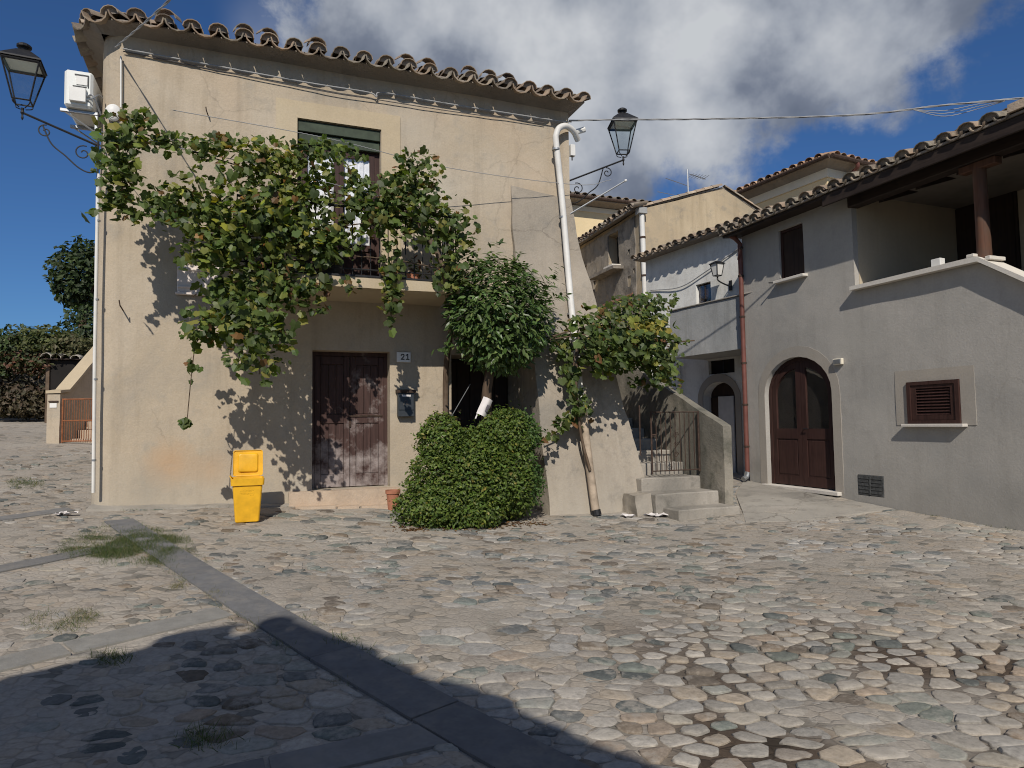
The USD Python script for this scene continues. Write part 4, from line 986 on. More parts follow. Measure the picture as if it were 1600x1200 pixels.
part(rh, 'loggia_ceiling', extr(Polygon([(.19, 5.03), (LD - .003, 5.73), (LD - .003, 5.755), (.19, 5.055)]), LGX + .003, X1 - .21, 'yz'), 'beam_wood'); part(rh, 'loggia_floor', bx(LGX + .003, X1 - .21, .195, LD - .003, FLO + .003, FLO + .012), 'apron_concrete')
for k in range(7): part(rh, 'rafter', extr(Polygon([(.19, 4.93), (LD - .01, 5.63), (LD - .01, 5.727), (.19, 5.027)]), LGX + .35 + k * .62, LGX + .44 + k * .62, 'yz'), 'beam_wood')
lg = part(rh, 'ledge', extr(Polygon([(LGX + .004, LED + .004), (4.74, LED + .004), (X1 - .2, LED + .004 - (X1 - .2 - 4.69) * .68), (X1 - .2, LED + .064 - (X1 - .2 - 4.69) * .68), (4.75, LED + .064), (4.70, LED + .075), (LGX + .004, LED + .064)]), -.12, .205, 'xz'), 'sill_stone')
part(lg, 'corner_block', cat(bx(4.60, 4.70, -.115, .2, LED + .078, LED + .12), bx(4.83, 4.90, -.1, .2, LED + .0, LED + .05)), 'sill_stone'); part(rh, 'ledge_box', bx(4.02, 4.16, .0, .1, LED + .066, LED + .20), 'white_plastic')
po = part(rh, 'loggia_post', tube([(4.74, .04, LED + .05), (4.735, .04, 4.3), (4.73, .04, 4.93)], [.085, .08, .078], 12), 'post_wood', smooth=40)
part(po, 'cap_brace', bx(4.50, 4.98, -.03, .11, 4.84, 4.935), 'post_wood'); part(rh, 'eave_beam', bx(LGX - .03, X1, -.06, .14, 4.94, 5.12, .012), 'beam_wood'); part(rh, 'eave_fascia', bx(LGX - .2, X1 + .1, -.40, -.36, 4.98, 5.16, .006), 'beam_wood')
part(rh, 'eave_soffit', man(m3.Manifold.hull_points(np.array([(x, y, z) for x in (X0 - .1, X1 + .1) for y, z in ((-.38, 5.12), (-.38, 5.165), (.02, 5.16), (.02, 5.3), (2.2, 5.95), (2.2, 5.9))]))), 'beam_wood')
dd = part(rh, 'loggia_door', bx(*[R.at(1490, 330, -LD)[0], R.at(1592, 330, -LD)[0]], LD - .06, LD - .005, FLO + .015, R.at(1492, 325, -LD)[1]), 'dark_wood')
q0, q1 = R.at(1490, 330, -LD)[0], R.at(1592, 330, -LD)[0]
for k in range(2):
    a = q0 + .03 + k * (q1 - q0 - .03) / 2; part(dd, 'door_leaf', bx(a, a + (q1 - q0) / 2 - .05, LD - .085, LD - .062, FLO + .04, R.at(1492, 325, -LD)[1] - .06), 'dark_wood')
part(rh, 'loggia_lintel', bx(q0 - .02, q1 + .5, LD - .03, LD - .004, R.at(1492, 325, -LD)[1] + .002, R.at(1492, 325, -LD)[1] + .15), 'beige_surround')
part(rh, 'loggia_end_wall', extr(Polygon([(.10, LED + .08), (.19, LED + .08), (.19, FLO + .014), (LD - .004, FLO + .014), (LD - .004, 5.72), (.19, 5.02), (.10, 4.95)]), LGX + .002, LGX + .008, 'yz'), 'loggia_paint'); part(rh, 'loggia_back_wall', bx(LGX + .01, X1 - .21, LD - .012, LD - .004, FLO + .014, 5.72, .001), 'loggia_paint')
# roof
rr_ = part(rh, 'roof', man(m3.Manifold.hull_points(np.array([(x, y, z) for x in (X0 - .15, X1 + .15) for y, z in ((-.42, 5.17), (-.42, 5.20), (2.4, 6.03), (5.2, 5.2), (5.2, 5.15))]))), 'soffit_mortar')
xs = np.arange(X0 - .05, 5.36, .30)
tile_roof(rr_, [(x, -.44) for x in xs], [(0, 1)] * len(xs), 5.19, math.radians(16.5), 3, .30, r=.125, jit=.4, cols=TILE_COL * .8, plug=True)
part(rr_, 'verge_band', rough(man(m3.Manifold.hull_points(np.array([(x, y, z) for x in (5.42, X1 + .2) for y, z in ((-.46, 5.21), (-.46, 5.31), (2.4, 6.15), (2.4, 6.05))])).refine_to_length(.10)), .03, 4, 9), 'worn_step_stone')
# arched double door
ad = part(rh, 'arched_door', man(mf(extr(Polygon(arch(AX0 + .002, AX1 - .002, AZ0, AZS, AZT - .002)), .09, .15, 'xz')) - mf(extr(Polygon(arch(AX0 + .07, AX1 - .07, AZ0 - .1, AZS, AZT - .07)), .0, .3, 'xz'))), 'brown_wood', label='arched brown double door with glazed upper panels')
am = (AX0 + AX1) / 2
for s, (a, b) in enumerate(((AX0 + .072, am - .003), (am + .003, AX1 - .072))):
    full = Polygon(arch(AX0 + .072, AX1 - .072, AZ0 + .02, AZS, AZT - .072)).intersection(sbox(a, 0, b, 4))
    glass_ = Polygon(arch(AX0 + .18, AX1 - .18, AZ0 + 1.02, AZS, AZT - .18)).intersection(sbox(a + (.02 if s == 0 else .11), 0, b - (.11 if s == 0 else .02), 4))
    leaf = man(mf(extr(full, .10, .142, 'xz')) - mf(extr(glass_, .0, .3, 'xz')) - mbox(a + .10, b - .10, .05, .112, AZ0 + .18, AZ0 + .84))
    lf = part(ad, 'door_leaf', leaf, 'brown_wood'); part(lf, 'panel', bx(a + .13, b - .13, .106, .118, AZ0 + .21, AZ0 + .81), 'brown_wood'); part(lf, 'pane', extr(glass_.buffer(.01), .118, .123, 'xz'), 'glass')
part(ad, 'handle', cat(tube([(am + .07, .06, AZ0 + 1.02), (am + .17, .06, AZ0 + 1.02)], .009, 6), tube([(am + .07, .06, AZ0 + 1.02), (am + .07, .11, AZ0 + 1.02)], .009, 6)), 'black_iron')
part(ad, 'dark_room', bx(AX0 + .05, AX1 - .05, .151, .158, AZ0 + .9, AZT - .08), 'shadow_void'); part(rh, 'threshold', bx(AX0 - .06, AX1 + .12, -.09, .15, AZ0 - .06, AZ0 + .002), 'sill_stone')
# upper window: closed shutters; lower window: louvres
uw = part(rh, 'upper_window', man(mbox(UX0 + .002, UX1 - .002, .04, .10, UZ0, UZ1) - mbox(UX0 + .05, UX1 - .05, .0, .2, UZ0 + .05, UZ1 - .05)), 'brown_wood')
um = (UX0 + UX1) / 2
for a, b in ((UX0 + .052, um - .002), (um + .002, UX1 - .052)): part(uw, 'shutter', bx(a, b, .055, .085, UZ0 + .052, UZ1 - .052), 'dark_wood')
sl_ = part(rh, 'window_sill', bx(UX0 - .07, UX1 + .07, -.11, .11, UZ0 - .05, UZ0 - .002), 'sill_stone'); part(sl_, 'shutter_stop', tube([(UX0 - .12, -.16, UZ0 - .02), (UX0 - .02, .0, UZ0 - .03)], .012, 6), 'black_iron')
lw = part(rh, 'louvred_window', man(mbox(LX0 + .002, LX1 - .002, -.035, .06, LZ0, LZ1 - .002) - mbox(LX0 + .06, LX1 - .06, -.1, .2, LZ0 + .05, LZ1 - .05)), 'brown_wood')
ls_ = part(lw, 'shutter_leaf', man(mbox(LX0 + .062, LX1 - .062, -.02, .03, LZ0 + .052, LZ1 - .052) - mbox(LX0 + .14, LX1 - .13, -.1, .2, LZ0 + .12, LZ1 - .10)), 'brown_wood')
for k in range(9):
    z = LZ0 + .14 + k * .043; m_ = bx(LX0 + .135, LX1 - .125, -.018, -.012, -.022, .022, .002); c_, s_ = math.cos(.7), math.sin(.7); vv = m_[0].copy(); y_ = vv[:, 1] + .015
    vv[:, 1] = y_ * c_ + vv[:, 2] * s_ * 1.0; vv[:, 2] = -y_ * s_ + m_[0][:, 2] * c_ + z; part(ls_, 'slat', (vv, m_[1]), 'brown_wood')
part(lw, 'back_board', bx(LX0 + .06, LX1 - .06, .062, .075, LZ0 + .05, LZ1 - .05), 'dark_wood')
part(rh, 'window_sill', bx(LX0 - .06, LX1 + .08, -.10, .09, LZ0 - .045, LZ0 - .002), 'sill_stone')
vg = part(rh, 'wall_vent', bx(2.634, 3.096, -.006, .03, .394, .706), 'grille_slate')
for k in range(5): part(vg, 'bar', bx(2.66, 3.07, -.014, -.0065, .43 + k * .055, .445 + k * .055, .002), 'grille_slate')
part(vg, 'bar', bx(2.85, 2.875, -.016, -.0065, .41, .69, .002), 'grille_slate')
t = thing('door_bell_box', 'small pale box on grey wall beside the arch of the brown door', 'bell box', R, (2.29, -.012, 2.46)); part(t, 'box', bx(0, .18, -.05, 0, 0, .10), 'cream_paint'); part(t, 'cover', bx(.02, .16, -.06, -.051, .015, .085), 'galvanised')
dp2 = thing('downpipe', 'reddish copper downpipe at the edge of the grey house', 'drain pipe', R, (.17, -.07, .46))
part(dp2, 'tube', tube([(0, 0, .12), (0, 0, 4.55), (-.02, -.1, 4.66), (-.02, -.22, 4.70)], .045, 10), 'copper_red_pipe', smooth=40)
for z in (.6, 1.4, 2.2, 3.1, 3.9): part(dp2, 'clip', tube([(0, 0, z), (0, 0, z + .035)], .054, 10), 'rusty_iron')
part(dp2, 'shoe', tube([(0, 0, .13), (0, -.03, .04), (.02, -.12, .0)], .05, 8), 'galvanised')
t = thing('pipe_offset', 'short pinkish pipe end slanting off the copper downpipe top', 'pipe', R, (.17, -.12, 4.70)); part(t, 'tube', tube([(0, 0, 0), (.10, -.05, .10), (.22, -.10, .16)], .022, 8), 'copper_red_pipe'); part(t, 'collar', tube([(.2, -.095, .15), (.24, -.105, .17)], .03, 8), 'rusty_iron')

# ------------------------------------------------------------------ the white house behind
wh = thing('white_house', 'weathered white house with a concrete balcony over a shaded arched doorway', 'house', B)
bb = mbox(.1, 4.6, 0, 3.5, -.5, 5.72) - mbox(1.89, 2.36, -.2, .14, 3.95, 4.74) - mf(extr(Polygon(arch(2.02, 3.0, .2, 2.08, 2.44)), -.2, .3, 'xz')) - mbox(2.22, 3.0, -.2, .12, 2.62, 2.93)
v, f = man(bb.refine_to_length(.3)); v[:, 1] += (meshkit.fbm(v * .9, 3, 24) - .5) * .05 * (v[:, 1] < .05)
part(wh, 'wall', (v, f), 'white_render', smooth=25)
b_ = part(wh, 'balcony', rough(man((mbox(2.12, 4.7, -1.0, .02, 2.97, 4.01) - mbox(2.22, 4.75, -.90, .0, 3.10, 4.2)).refine_to_length(.2)), .008, 3, 31), 'grey_concrete', smooth=30)
part(b_, 'coping', bx(2.09, 4.72, -1.03, -.87, 4.013, 4.04), 'step_concrete')
part(wh, 'arch_surround', extr(Polygon(arch(1.86, 3.16, .2, 2.06, 2.62)).difference(Polygon(arch(2.019, 3.001, .1, 2.08, 2.441))), -.012, .004, 'xz'), 'beige_surround')
ar = part(wh, 'arched_door', bx(2.03, 2.99, .24, .29, .3, 2.42), 'dark_wood'); part(ar, 'door_leaf', bx(2.28, 2.74, .20, .238, .35, 2.12), 'mould_grey'); part(ar, 'door_leaf', bx(2.05, 2.27, .21, .238, .35, 2.1), 'dark_wood')
tr = part(wh, 'transom_window', bx(2.225, 2.995, .08, .11, 2.625, 2.925), 'shadow_void'); part(tr, 'bar', bx(2.6, 2.63, .06, .079, 2.63, 2.92), 'black_iron')
wd = part(wh, 'small_window', bx(1.893, 2.357, .09, .13, 3.953, 4.737), 'dark_wood'); part(wd, 'pane', bx(1.92, 2.33, .07, .088, 4.0, 4.70), 'glass'); part(wd, 'mullion', bx(2.11, 2.14, .055, .069, 4.0, 4.7), 'dark_wood')
wr = part(wh, 'roof', man(m3.Manifold.hull_points(np.array([(x, y, z) for x in (-.02, 4.7) for y, z in ((-.30, 5.70), (-.30, 5.74), (2.0, 6.4), (3.8, 5.75), (3.8, 5.7))]))), 'soffit_mortar')
xs = np.arange(0, 4.7, .27); tile_roof(wr, [(x, -.33) for x in xs], [(0, 1)] * len(xs), 5.725, math.radians(16), 1, .27, r=.105, plug=True)
part(wh, 'corner_pipe', tube([(1.30, -.06, .5), (1.29, -.06, 3.0)], .05, 8), 'pvc_pipe')
cable('wall_cable', 'cable sagging across the white wall toward the box lantern', [B.W(.3, -.03, 4.9), B.W(1.4, -.04, 4.78), B.W(2.3, -.04, 4.98), B.W(3.3, -.04, 5.28)], .012)
t = thing('wall_lantern', 'small box lantern with pale glass on the weathered white wall', 'lantern', B, (2.93, -.02, 4.55))
part(t, 'arm', tube(curve([(.06, 0, -.05), (.07, -.18, -.02), (.02, -.32, .06), (0, -.32, .14)], 5), .016, 6), 'black_iron'); part(t, 'back_plate', bx(.02, .11, -.015, 0, -.14, .08), 'black_iron')
q = np.array([(sx * w - .0, sy * w - .32, z) for w, z in ((.062, .17), (.10, .42)) for sx, sy in ((-1, -1), (1, -1), (1, 1), (-1, 1))]); part(t, 'glass_body', man(m3.Manifold.hull_points(q)), 'white_plastic')
part(t, 'frame', cat(*[tube([q[k], q[k + 4]], .012, 5) for k in range(4)], *[tube([q[k], q[(k + 1) % 4]], .010, 5) for k in range(4)]), 'black_iron')
part(t, 'hood', man(m3.Manifold.hull_points(np.array([(sx * w, sy * w - .32, z) for w, z in ((.125, .423), (.12, .44), (.04, .49)) for sx, sy in ((-1, -1), (1, -1), (1, 1), (-1, 1))]))), 'black_iron')

# ------------------------------------------------------------------ the old plaster house above it
oh = thing('old_house', 'crumbling ochre plaster house with a bare gable and pitted side wall', 'house', CG)
gp_ = [(.13, -.5), (4.75, -.5), (4.75, 7.68), (2.99, 8.56), (.13, 7.66)]
ob = mf(extr(Polygon(gp_), 0, 6.5, 'xz')) - mbox(-.2, .42, 1.25, 2.0, 6.30, 7.42)
v, f = man(ob.refine_to_length(.35)); v, f = rough((v, f), .03, 1.1, 40)
part(oh, 'wall', (v, f), 'ochre_plaster', smooth=25)
cf = man((mbox(.085, .135, .25, 6.4, 3.0, 7.55) - mbox(-.2, .42, 1.25, 2.0, 6.30, 7.42) - mbox(0, .3, .55, .68, 6.5, 6.66) - mbox(0, .3, .55, .76, 5.55, 5.88) - mbox(0, .3, 2.8, 3.1, 5.85, 6.22) - mbox(0, .3, .85, 1.0, 5.05, 5.25) - mbox(0, .3, 3.6, 3.8, 6.6, 6.85) - mbox(0, .3, .3, .42, 5.9, 6.05)).refine_to_length(.12))
part(oh, 'side_render', rough(cf, .05, 2.2, 41), 'ruin_plaster', smooth=35)
part(oh, 'window_void', bx(.40, .43, 1.27, 1.98, 6.31, 7.41), 'shadow_void'); sill_ = part(oh, 'window_sill', rough(man(mbox(-.28, .14, .95, 2.75, 6.16, 6.26).refine_to_length(.12)), .02, 3, 42), 'ruin_plaster', smooth=30); part(sill_, 'sill_slab', rough(man(mbox(-.20, .10, 1.15, 1.75, 6.265, 6.34).refine_to_length(.1)), .02, 4, 43), 'sill_stone')
part(oh, 'brick_course', rough(man(mbox(.05, .09, .4, 2.4, 5.25, 5.32).refine_to_length(.1)), .03, 3, 47), 'brick_red')
orf = part(oh, 'roof', rough(man((m3.Manifold.hull_points(np.array([(x, y, z) for y in (.03, 6.6) for x, z in ((-.18, 7.60), (-.18, 7.66), (2.99, 8.63), (2.99, 8.58))])) + m3.Manifold.hull_points(np.array([(x, y, z) for y in (.03, 6.6) for x, z in ((5.0, 7.58), (5.0, 7.64), (2.99, 8.63), (2.99, 8.58))]))).refine_to_length(.25)), .02, 2, 45), 'soffit_mortar', smooth=30)
ys = np.arange(-.05, 6.5, .33); tile_roof(orf, [(-.20, y) for y in ys[::-1]], [(1, 0)] * len(ys), 7.665, math.radians(17.5), 1, .33)
for k in range(10):
    f_ = k / 10; part(orf, 'verge_tile', place(half_tile(.12, .10, .36), [.0 + 2.9 * f_, .06, 7.68 + .95 * f_], (1, 0), math.radians(18)), 'roof_tile', tint=TILE_COL[k % 7] * 1.25)
for k in range(6):
    f_ = k / 6; part(orf, 'verge_tile', place(half_tile(.12, .10, .36), [4.98 - 1.95 * f_, .06, 7.67 + .95 * f_], (-1, 0), math.radians(27)), 'roof_tile', tint=TILE_COL[k % 7] * 1.2)
t = thing('drain_pipe', 'white downpipe on the corner of the crumbling ochre house', 'drain pipe', CG, (.14, -.10, 4.4)); part(t, 'tube', tube([(.06, 0, 0), (0, 0, 3.1)], .075, 10), 'pvc_pipe', smooth=40)
part(t, 'hopper', bx(-.14, .12, -.12, .12, 3.1, 3.28), 'grey_concrete')
for z in (.3, 1.3, 2.4): part(t, 'clip', tube([(.05 - z * .015, 0, z), (.05 - z * .015, 0, z + .05)], .088, 10), 'rusty_iron')
t = thing('tv_antenna', 'thin television antenna on the roof of the crumbling ochre house', 'antenna', CG, (2.55, 1.2, 8.5)); part(t, 'mast', tube([(0, 0, 0), (0, 0, 1.05)], .022, 6), 'galvanised')
part(t, 'boom', tube([(.0, -.1, .86), (.72, .1, .84)], .014, 5), 'galvanised')
for k in range(6): part(t, 'element', tube([(.12 + k * .11, -.02 - .16, .86), (.12 + k * .11, -.02 + .2, .85)], .008, 4), 'galvanised')
part(t, 'low_boom', tube([(-.8, 0, .68), (.05, 0, .5)], .012, 5), 'galvanised'); part(t, 'low_rod', tube([(-1.1, 0, .22), (-.05, 0, .12)], .010, 5), 'galvanised')

# far yellow houses
yh = thing('yellow_house', 'pale yellow house wall with a wide brown eave behind the ruin', 'house', D)
part(yh, 'wall', bx(-2.5, 4.6, 0, 4, -.5, 9.55), 'yellow_paint'); part(yh, 'cornice', bx(-2.5, 4.62, -.04, .0, 9.36, 9.55), 'cream_paint')
yr = part(yh, 'roof', man(m3.Manifold.hull_points(np.array([(x, y, z) for x in (-2.8, 4.9) for y, z in ((-.55, 9.62), (-.55, 9.70), (.1, 9.56), (2.2, 10.5), (4.4, 9.6))]))), 'soffit_mortar'); part(yr, 'gutter', tube([(-2.8, -.58, 9.70), (4.9, -.58, 9.70)], .06, 8), 'rusty_iron')
xs = np.arange(-.6, 4.8, .34); tile_roof(yr, [(x, -.6) for x in xs], [(0, 1)] * len(xs), 9.71, math.radians(18), 1, .34)
y2 = thing('yellow_house', 'yellow house with a hipped tile roof and brown bent gutter pipe', 'house', EF)
part(y2, 'wall', bx(-6.5, .28, 0, 6.0, -.5, 9.02), 'yellow_paint'); part(y2, 'cornice', man(mbox(-6.55, .33, -.05, 6.0, 8.80, 9.06) - mbox(-6.6, .279, .001, 6.1, 8.0, 9.01)), 'cream_paint')
hp = np.array([(-6.9, -.42, 9.18), (.70, -.42, 9.18), (.70, 6.4, 9.18), (-6.9, 6.4, 9.18), (-6.9, -.42, 9.25), (.70, -.42, 9.25), (.70, 6.4, 9.25), (-6.9, 6.4, 9.25), (-3.2, 3, 10.25), (-2.8, 3, 10.25), (.25, .03, 9.03), (-6.4, .03, 9.03), (.25, 5.9, 9.03), (-6.4, 5.9, 9.03)])
y2r = part(y2, 'roof', man(m3.Manifold.hull_points(hp)), 'soffit_mortar')
xs = np.arange(-6.8, .5, .31); tile_roof(y2r, [(x, -.45) for x in xs], [(0, 1)] * len(xs), 9.27, math.radians(17), 1, .31, cols=TILE_COL * np.array([1.35, 1.1, .95]))
ys = np.arange(-.1, 6.2, .31); tile_roof(y2r, [(.73, y) for y in ys], [(-1, 0)] * len(ys), 9.27, math.radians(17), 1, .31, cols=TILE_COL * np.array([1.35, 1.1, .95]))
part(y2, 'gutter', cat(tube([(.78, -.4, 9.22), (.78, 6.3, 9.22)], .07, 8), tube([(-6.8, -.5, 9.22), (.75, -.5, 9.22)], .06, 8)), 'rusty_iron'); part(y2, 'gutter_pipe', tube(curve([(.78, .7, 9.2), (.74, .75, 9.05), (.42, .8, 8.9), (.36, .8, 8.6), (.36, .8, 6)], 6), .06, 8), 'copper_red_pipe')

# ------------------------------------------------------------------ the lane that climbs away at the far side
FS = Frame((-9.97, 14.4), .02)
fs = thing('side_stair', 'stair with a steep plastered parapet and squared end post up the lane', 'stairs', FS, (0, 0, 0))
gz0 = 1.27
part(fs, 'parapet', rough(man((mf(extr(Polygon([(0, gz0 - .4), (0, 2.36), (.3, 2.40), (3.3, 4.9), (3.3, gz0 - .4)]), 0, .27, 'yz'))).refine_to_length(.15)), .012, 3, 71), 'old_plaster', smooth=30)
part(fs, 'coping', rough(man(mf(extr(Polygon([(-.03, 2.36), (.3, 2.405), (3.3, 4.905), (3.3, 4.96), (.28, 2.46), (-.03, 2.42)]), -.02, .30, 'yz')).refine_to_length(.15)), .008, 3, 72), 'pale_band_plaster', smooth=30)
for k in range(9): part(fs, 'step', bx(.28, 1.7, .35 + k * .27, 3.3, gz0 - .3 + k * .19, gz0 - .0 + (k + .55) * .19, .01), 'worn_step_stone')
part(fs, 'number_plate', bx(.06, .21, -.014, -.001, 2.05, 2.15, .002), 'white_tile'); part(fs, 'plate_hood', bx(.04, .24, -.03, -.001, 2.17, 2.2, .004), 'rusty_iron')
gg = thing('side_gate', 'low rust-orange gate with fine bars closing the lane stair', 'gate', FS, (.30, .05, gz0))
part(gg, 'frame', cat(tube([(0, 0, .03), (0, 0, .98)], .018, 6), tube([(.82, 0, .03), (.82, 0, .98)], .018, 6), tube([(0, 0, .96), (.82, 0, .96)], .016, 6), tube([(0, 0, .50), (.82, 0, .50)], .016, 6), tube([(0, 0, .06), (.82, 0, .06)], .016, 6)), 'orange_rust')
for k in range(1, 16): part(gg, 'bar', tube([(.051 * k, 0, .05), (.051 * k, 0, .95)], .006, 5), 'orange_rust')
part(gg, 'ring', tube([(.76 + .09 * math.cos(a), 0, 1.05 + .09 * math.sin(a)) for a in np.linspace(0, 2 * math.pi, 18)], .012, 5), 'galvanised')

# bank wall with plants
bk = thing('stone_bank', 'dark rough retaining wall under hanging plants at the top of the lane', 'wall')
bp = np.array([(-24, 19.0), (-18, 19.4), (-14.6, 19.9), (-12.4, 20.5), (-11, 21.2), (-6, 22.5)])
v = []; f = []; nz_ = 12; L_ = LineString(bp); nn = 90
for i in range(nn):
    p = np.array(L_.interpolate(i / (nn - 1), normalized=True).coords[0])
    for k in range(nz_):
        z = float(gz(*p)) - .4 + k * 3.0 / (nz_ - 1); q = np.array([p[0], p[1], z]); o_ = (meshkit.fbm(np.array([q * 1.1]), 4, 51)[0] - .5) * 1.1 + (meshkit.fbm(np.array([q * 4]), 3, 52)[0] - .5) * .3
        v.append([p[0], p[1] - o_ + .12 * k * .6, z])
for i in range(nn - 1):
    for k in range(nz_ - 1): a = i * nz_ + k; f += [(a, a + nz_, a + nz_ + 1), (a, a + nz_ + 1, a + 1)]
v = np.array(v); tp = v[nz_ - 1::nz_] + [0, 4, .1]; n0 = len(v); v = np.vstack([v, tp]); f += [(i * nz_ + nz_ - 1, (i + 1) * nz_ + nz_ - 1, n0 + i + 1) for i in range(nn - 1)] + [(i * nz_ + nz_ - 1, n0 + i + 1, n0 + i) for i in range(nn - 1)]
part(bk, 'face', (v, np.array(f)), 'bank_stone', smooth=True, tint=np.array([.10, .085, .065]))
sh = thing('lean_to', 'dark lean-to opening with a few pale roof tiles in the bank', 'shed', None, tuple(EYE + ray(102, 600) * 18.6 - np.array([0, 0, 1.35])), rz=.2)
part(sh, 'opening', bx(-.35, .45, -.05, .5, 0, 2.0), 'shadow_void'); part(sh, 'post', bx(-.45, -.36, -.1, .1, 0, 2.0), 'vine_wood')
for k in range(4): part(sh, 'roof_tile', place(half_tile(.13, .11, .5), [-.38 + k * .24, -.28, 2.08 - k * .02], (0, 1), .25), 'roof_tile', tint=np.array([.5, .46, .4]))
part(sh, 'roof_board', bx(-.5, .6, -.2, .6, 2.01, 2.05), 'dark_wood')

# the house behind the viewer whose gable shades the foot of the square
ph = thing('gable_house', 'gabled plaster house whose roof throws the shadow on the paving', 'house', None, (0, 0, 0))
yA = -2.0; AP = (-1.80, 5.62); sl_r, sl_l = .77, .84; xr, xl = 2.2, -5.6
zr, zl = AP[1] - (xr - AP[0]) * sl_r, AP[1] - (AP[0] - xl) * sl_l
part(ph, 'wall', extr(Polygon([(xl + .4, -.6), (xr - .4, -.6), (xr - .4, zr + .15), (AP[0], AP[1] - .15), (xl + .4, zl + .15)]), yA - 6, yA - .05, 'xz'), 'old_plaster')
pr = part(ph, 'roof', cat(extr(Polygon([(AP[0], AP[1] - .14), (AP[0], AP[1]), (xr, zr), (xr, zr - .14)]), yA - 6.2, yA + .1, 'xz'), extr(Polygon([(AP[0], AP[1] - .14), (xl, zl - .14), (xl, zl), (AP[0], AP[1])]), yA - 6.2, yA + .1, 'xz')), 'soffit_mortar')
for side, (ex, sl2) in enumerate(((xr, sl_r), (xl, sl_l))):
    s = 1 if side == 0 else -1; ln = abs(ex - AP[0]); nt = int(ln / .30)
    for k in range(nt):
        x = ex - s * k * .30; z = AP[1] - abs(x - AP[0]) * sl2
        part(pr, 'roof_tile', place(half_tile(.19 + .13 * random.random() ** 2, .15, .46), [x, yA + .05 - .05 * random.random(), z - .04 + .09 * random.random()], (-s, 0), math.atan(sl2) + .12, yaw=(random.random() - .5) * .1), 'roof_tile', tint=TILE_COL[k % 7])
part(pr, 'ridge', tube([(AP[0], yA + .12, AP[1] + .02), (AP[0], yA - 6, AP[1] + .02)], .13, 8), 'brick_red')
part(ph, 'door', bx(-2.6, -1.6, yA - .09, yA - .02, -.1, 2.05), 'brown_wood'); part(ph, 'window', bx(-.4, .5, yA - .09, yA - .02, 1.6, 2.6), 'dark_wood')
# ------------------------------------------------------------------ plants
def leaves(P, N, T, size, tmpl):
    """One leaf of the template shape at each point: normal N, tip along T."""
    tv, tf = tmpl; N = N / np.linalg.norm(N, axis=1, keepdims=True)
    T = T - N * (T * N).sum(1, keepdims=True); T /= np.maximum(np.linalg.norm(T, axis=1, keepdims=True), 1e-6); X = np.cross(T, N)
    size = np.broadcast_to(size, (len(P),))[:, None, None]
    v = P[:, None] + size * (tv[None, :, :1] * X[:, None] + tv[None, :, 1:2] * T[:, None] + tv[None, :, 2:] * N[:, None])
    f = tf[None] + (np.arange(len(P)) * len(tv))[:, None, None]
    return v.reshape(-1, 3), f.reshape(-1, 3)


_o = np.array([(0, -.20), (.22, -.40), (.44, -.27), (.41, -.05), (.53, .20), (.35, .27), (.24, .43), (0, .62), (-.22, .44), (-.34, .26), (-.51, .22), (-.42, -.03), (-.45, -.25), (-.20, -.39)])
GRAPE = (np.vstack([[(0, 0.02, .05)], np.column_stack([_o, -.28 * np.abs(_o[:, 0]) - .14 * np.maximum(_o[:, 1], 0) + .05])]), np.array([(0, 1 + k, 1 + (k + 1) % 14) for k in range(14)])[:, [0, 2, 1]])
LANCE = (np.array([(0, 0, 0), (.17, .3, .03), (.15, .65, .0), (0, 1, -.10), (-.15, .65, .0), (-.17, .3, .03), (0, .35, -.03), (0, .68, -.05)]), np.array([(0, 1, 6), (1, 2, 7), (1, 7, 6), (2, 3, 7), (3, 4, 7), (4, 5, 6), (4, 6, 7), (5, 0, 6)]))
SMALL = (np.array([(0, -.5, 0), (.32, 0, .08), (0, .55, -.05), (-.32, 0, .08)]), np.array([(0, 1, 2), (0, 2, 3)]))
BLADE = (np.array([(-.03, 0, 0), (.03, 0, 0), (.02, .55, .06), (-.02, .55, .06), (0, 1, .25)]), np.array([(0, 1, 2), (0, 2, 3), (3, 2, 4)]))


def plant(t_path, P, N, T, size, tmpl, cols, matn, keep=0, leaf_name='leaf', rest_name='foliage', order=None, origin=None):
    k = len(tmpl[0]); idx = np.argsort(-order) if order is not None else np.arange(len(P))
    o = np.zeros(3) if origin is None else np.asarray(origin)
    for i in idx[:keep]:
        v, f = leaves(P[i:i + 1] - o, N[i:i + 1], T[i:i + 1], np.atleast_1d(size[i]), tmpl); part(t_path, leaf_name, (v, f), matn, tint=cols[i])
    r = idx[keep:]; v, f = leaves(P[r] - o, N[r], T[r], size[r], tmpl)
    part(t_path, rest_name, (v, f), matn, tint=np.repeat(cols[r], k, 0), kind='stuff' if keep or len(r) > 20 else None)


def blob_points(blobs, frame=H, scale=1.0):
    P = []
    for cx_, cy_, rx, ry, n, e, de in blobs:
        c = 0; n = int(n * scale)
        while c < n:
            a, b = RNG.normal(0, .52, 2)
            if a * a + b * b > 1.25: continue
            P.append(frame.loc(cx_ + a * rx, cy_ + b * ry, e + RNG.normal(0, de))); c += 1
    return np.array(P)


def rnd(n, s=1.0): return RNG.normal(0, s, (n, 3))
def mixcol(n, cols, w):
    cols = np.array(cols); i = RNG.choice(len(cols), n, p=np.array(w) / np.sum(w)); return cols[i] * (.75 + .5 * RNG.random((n, 1))) * (1 + .12 * RNG.normal(0, 1, (n, 3)) * .4)


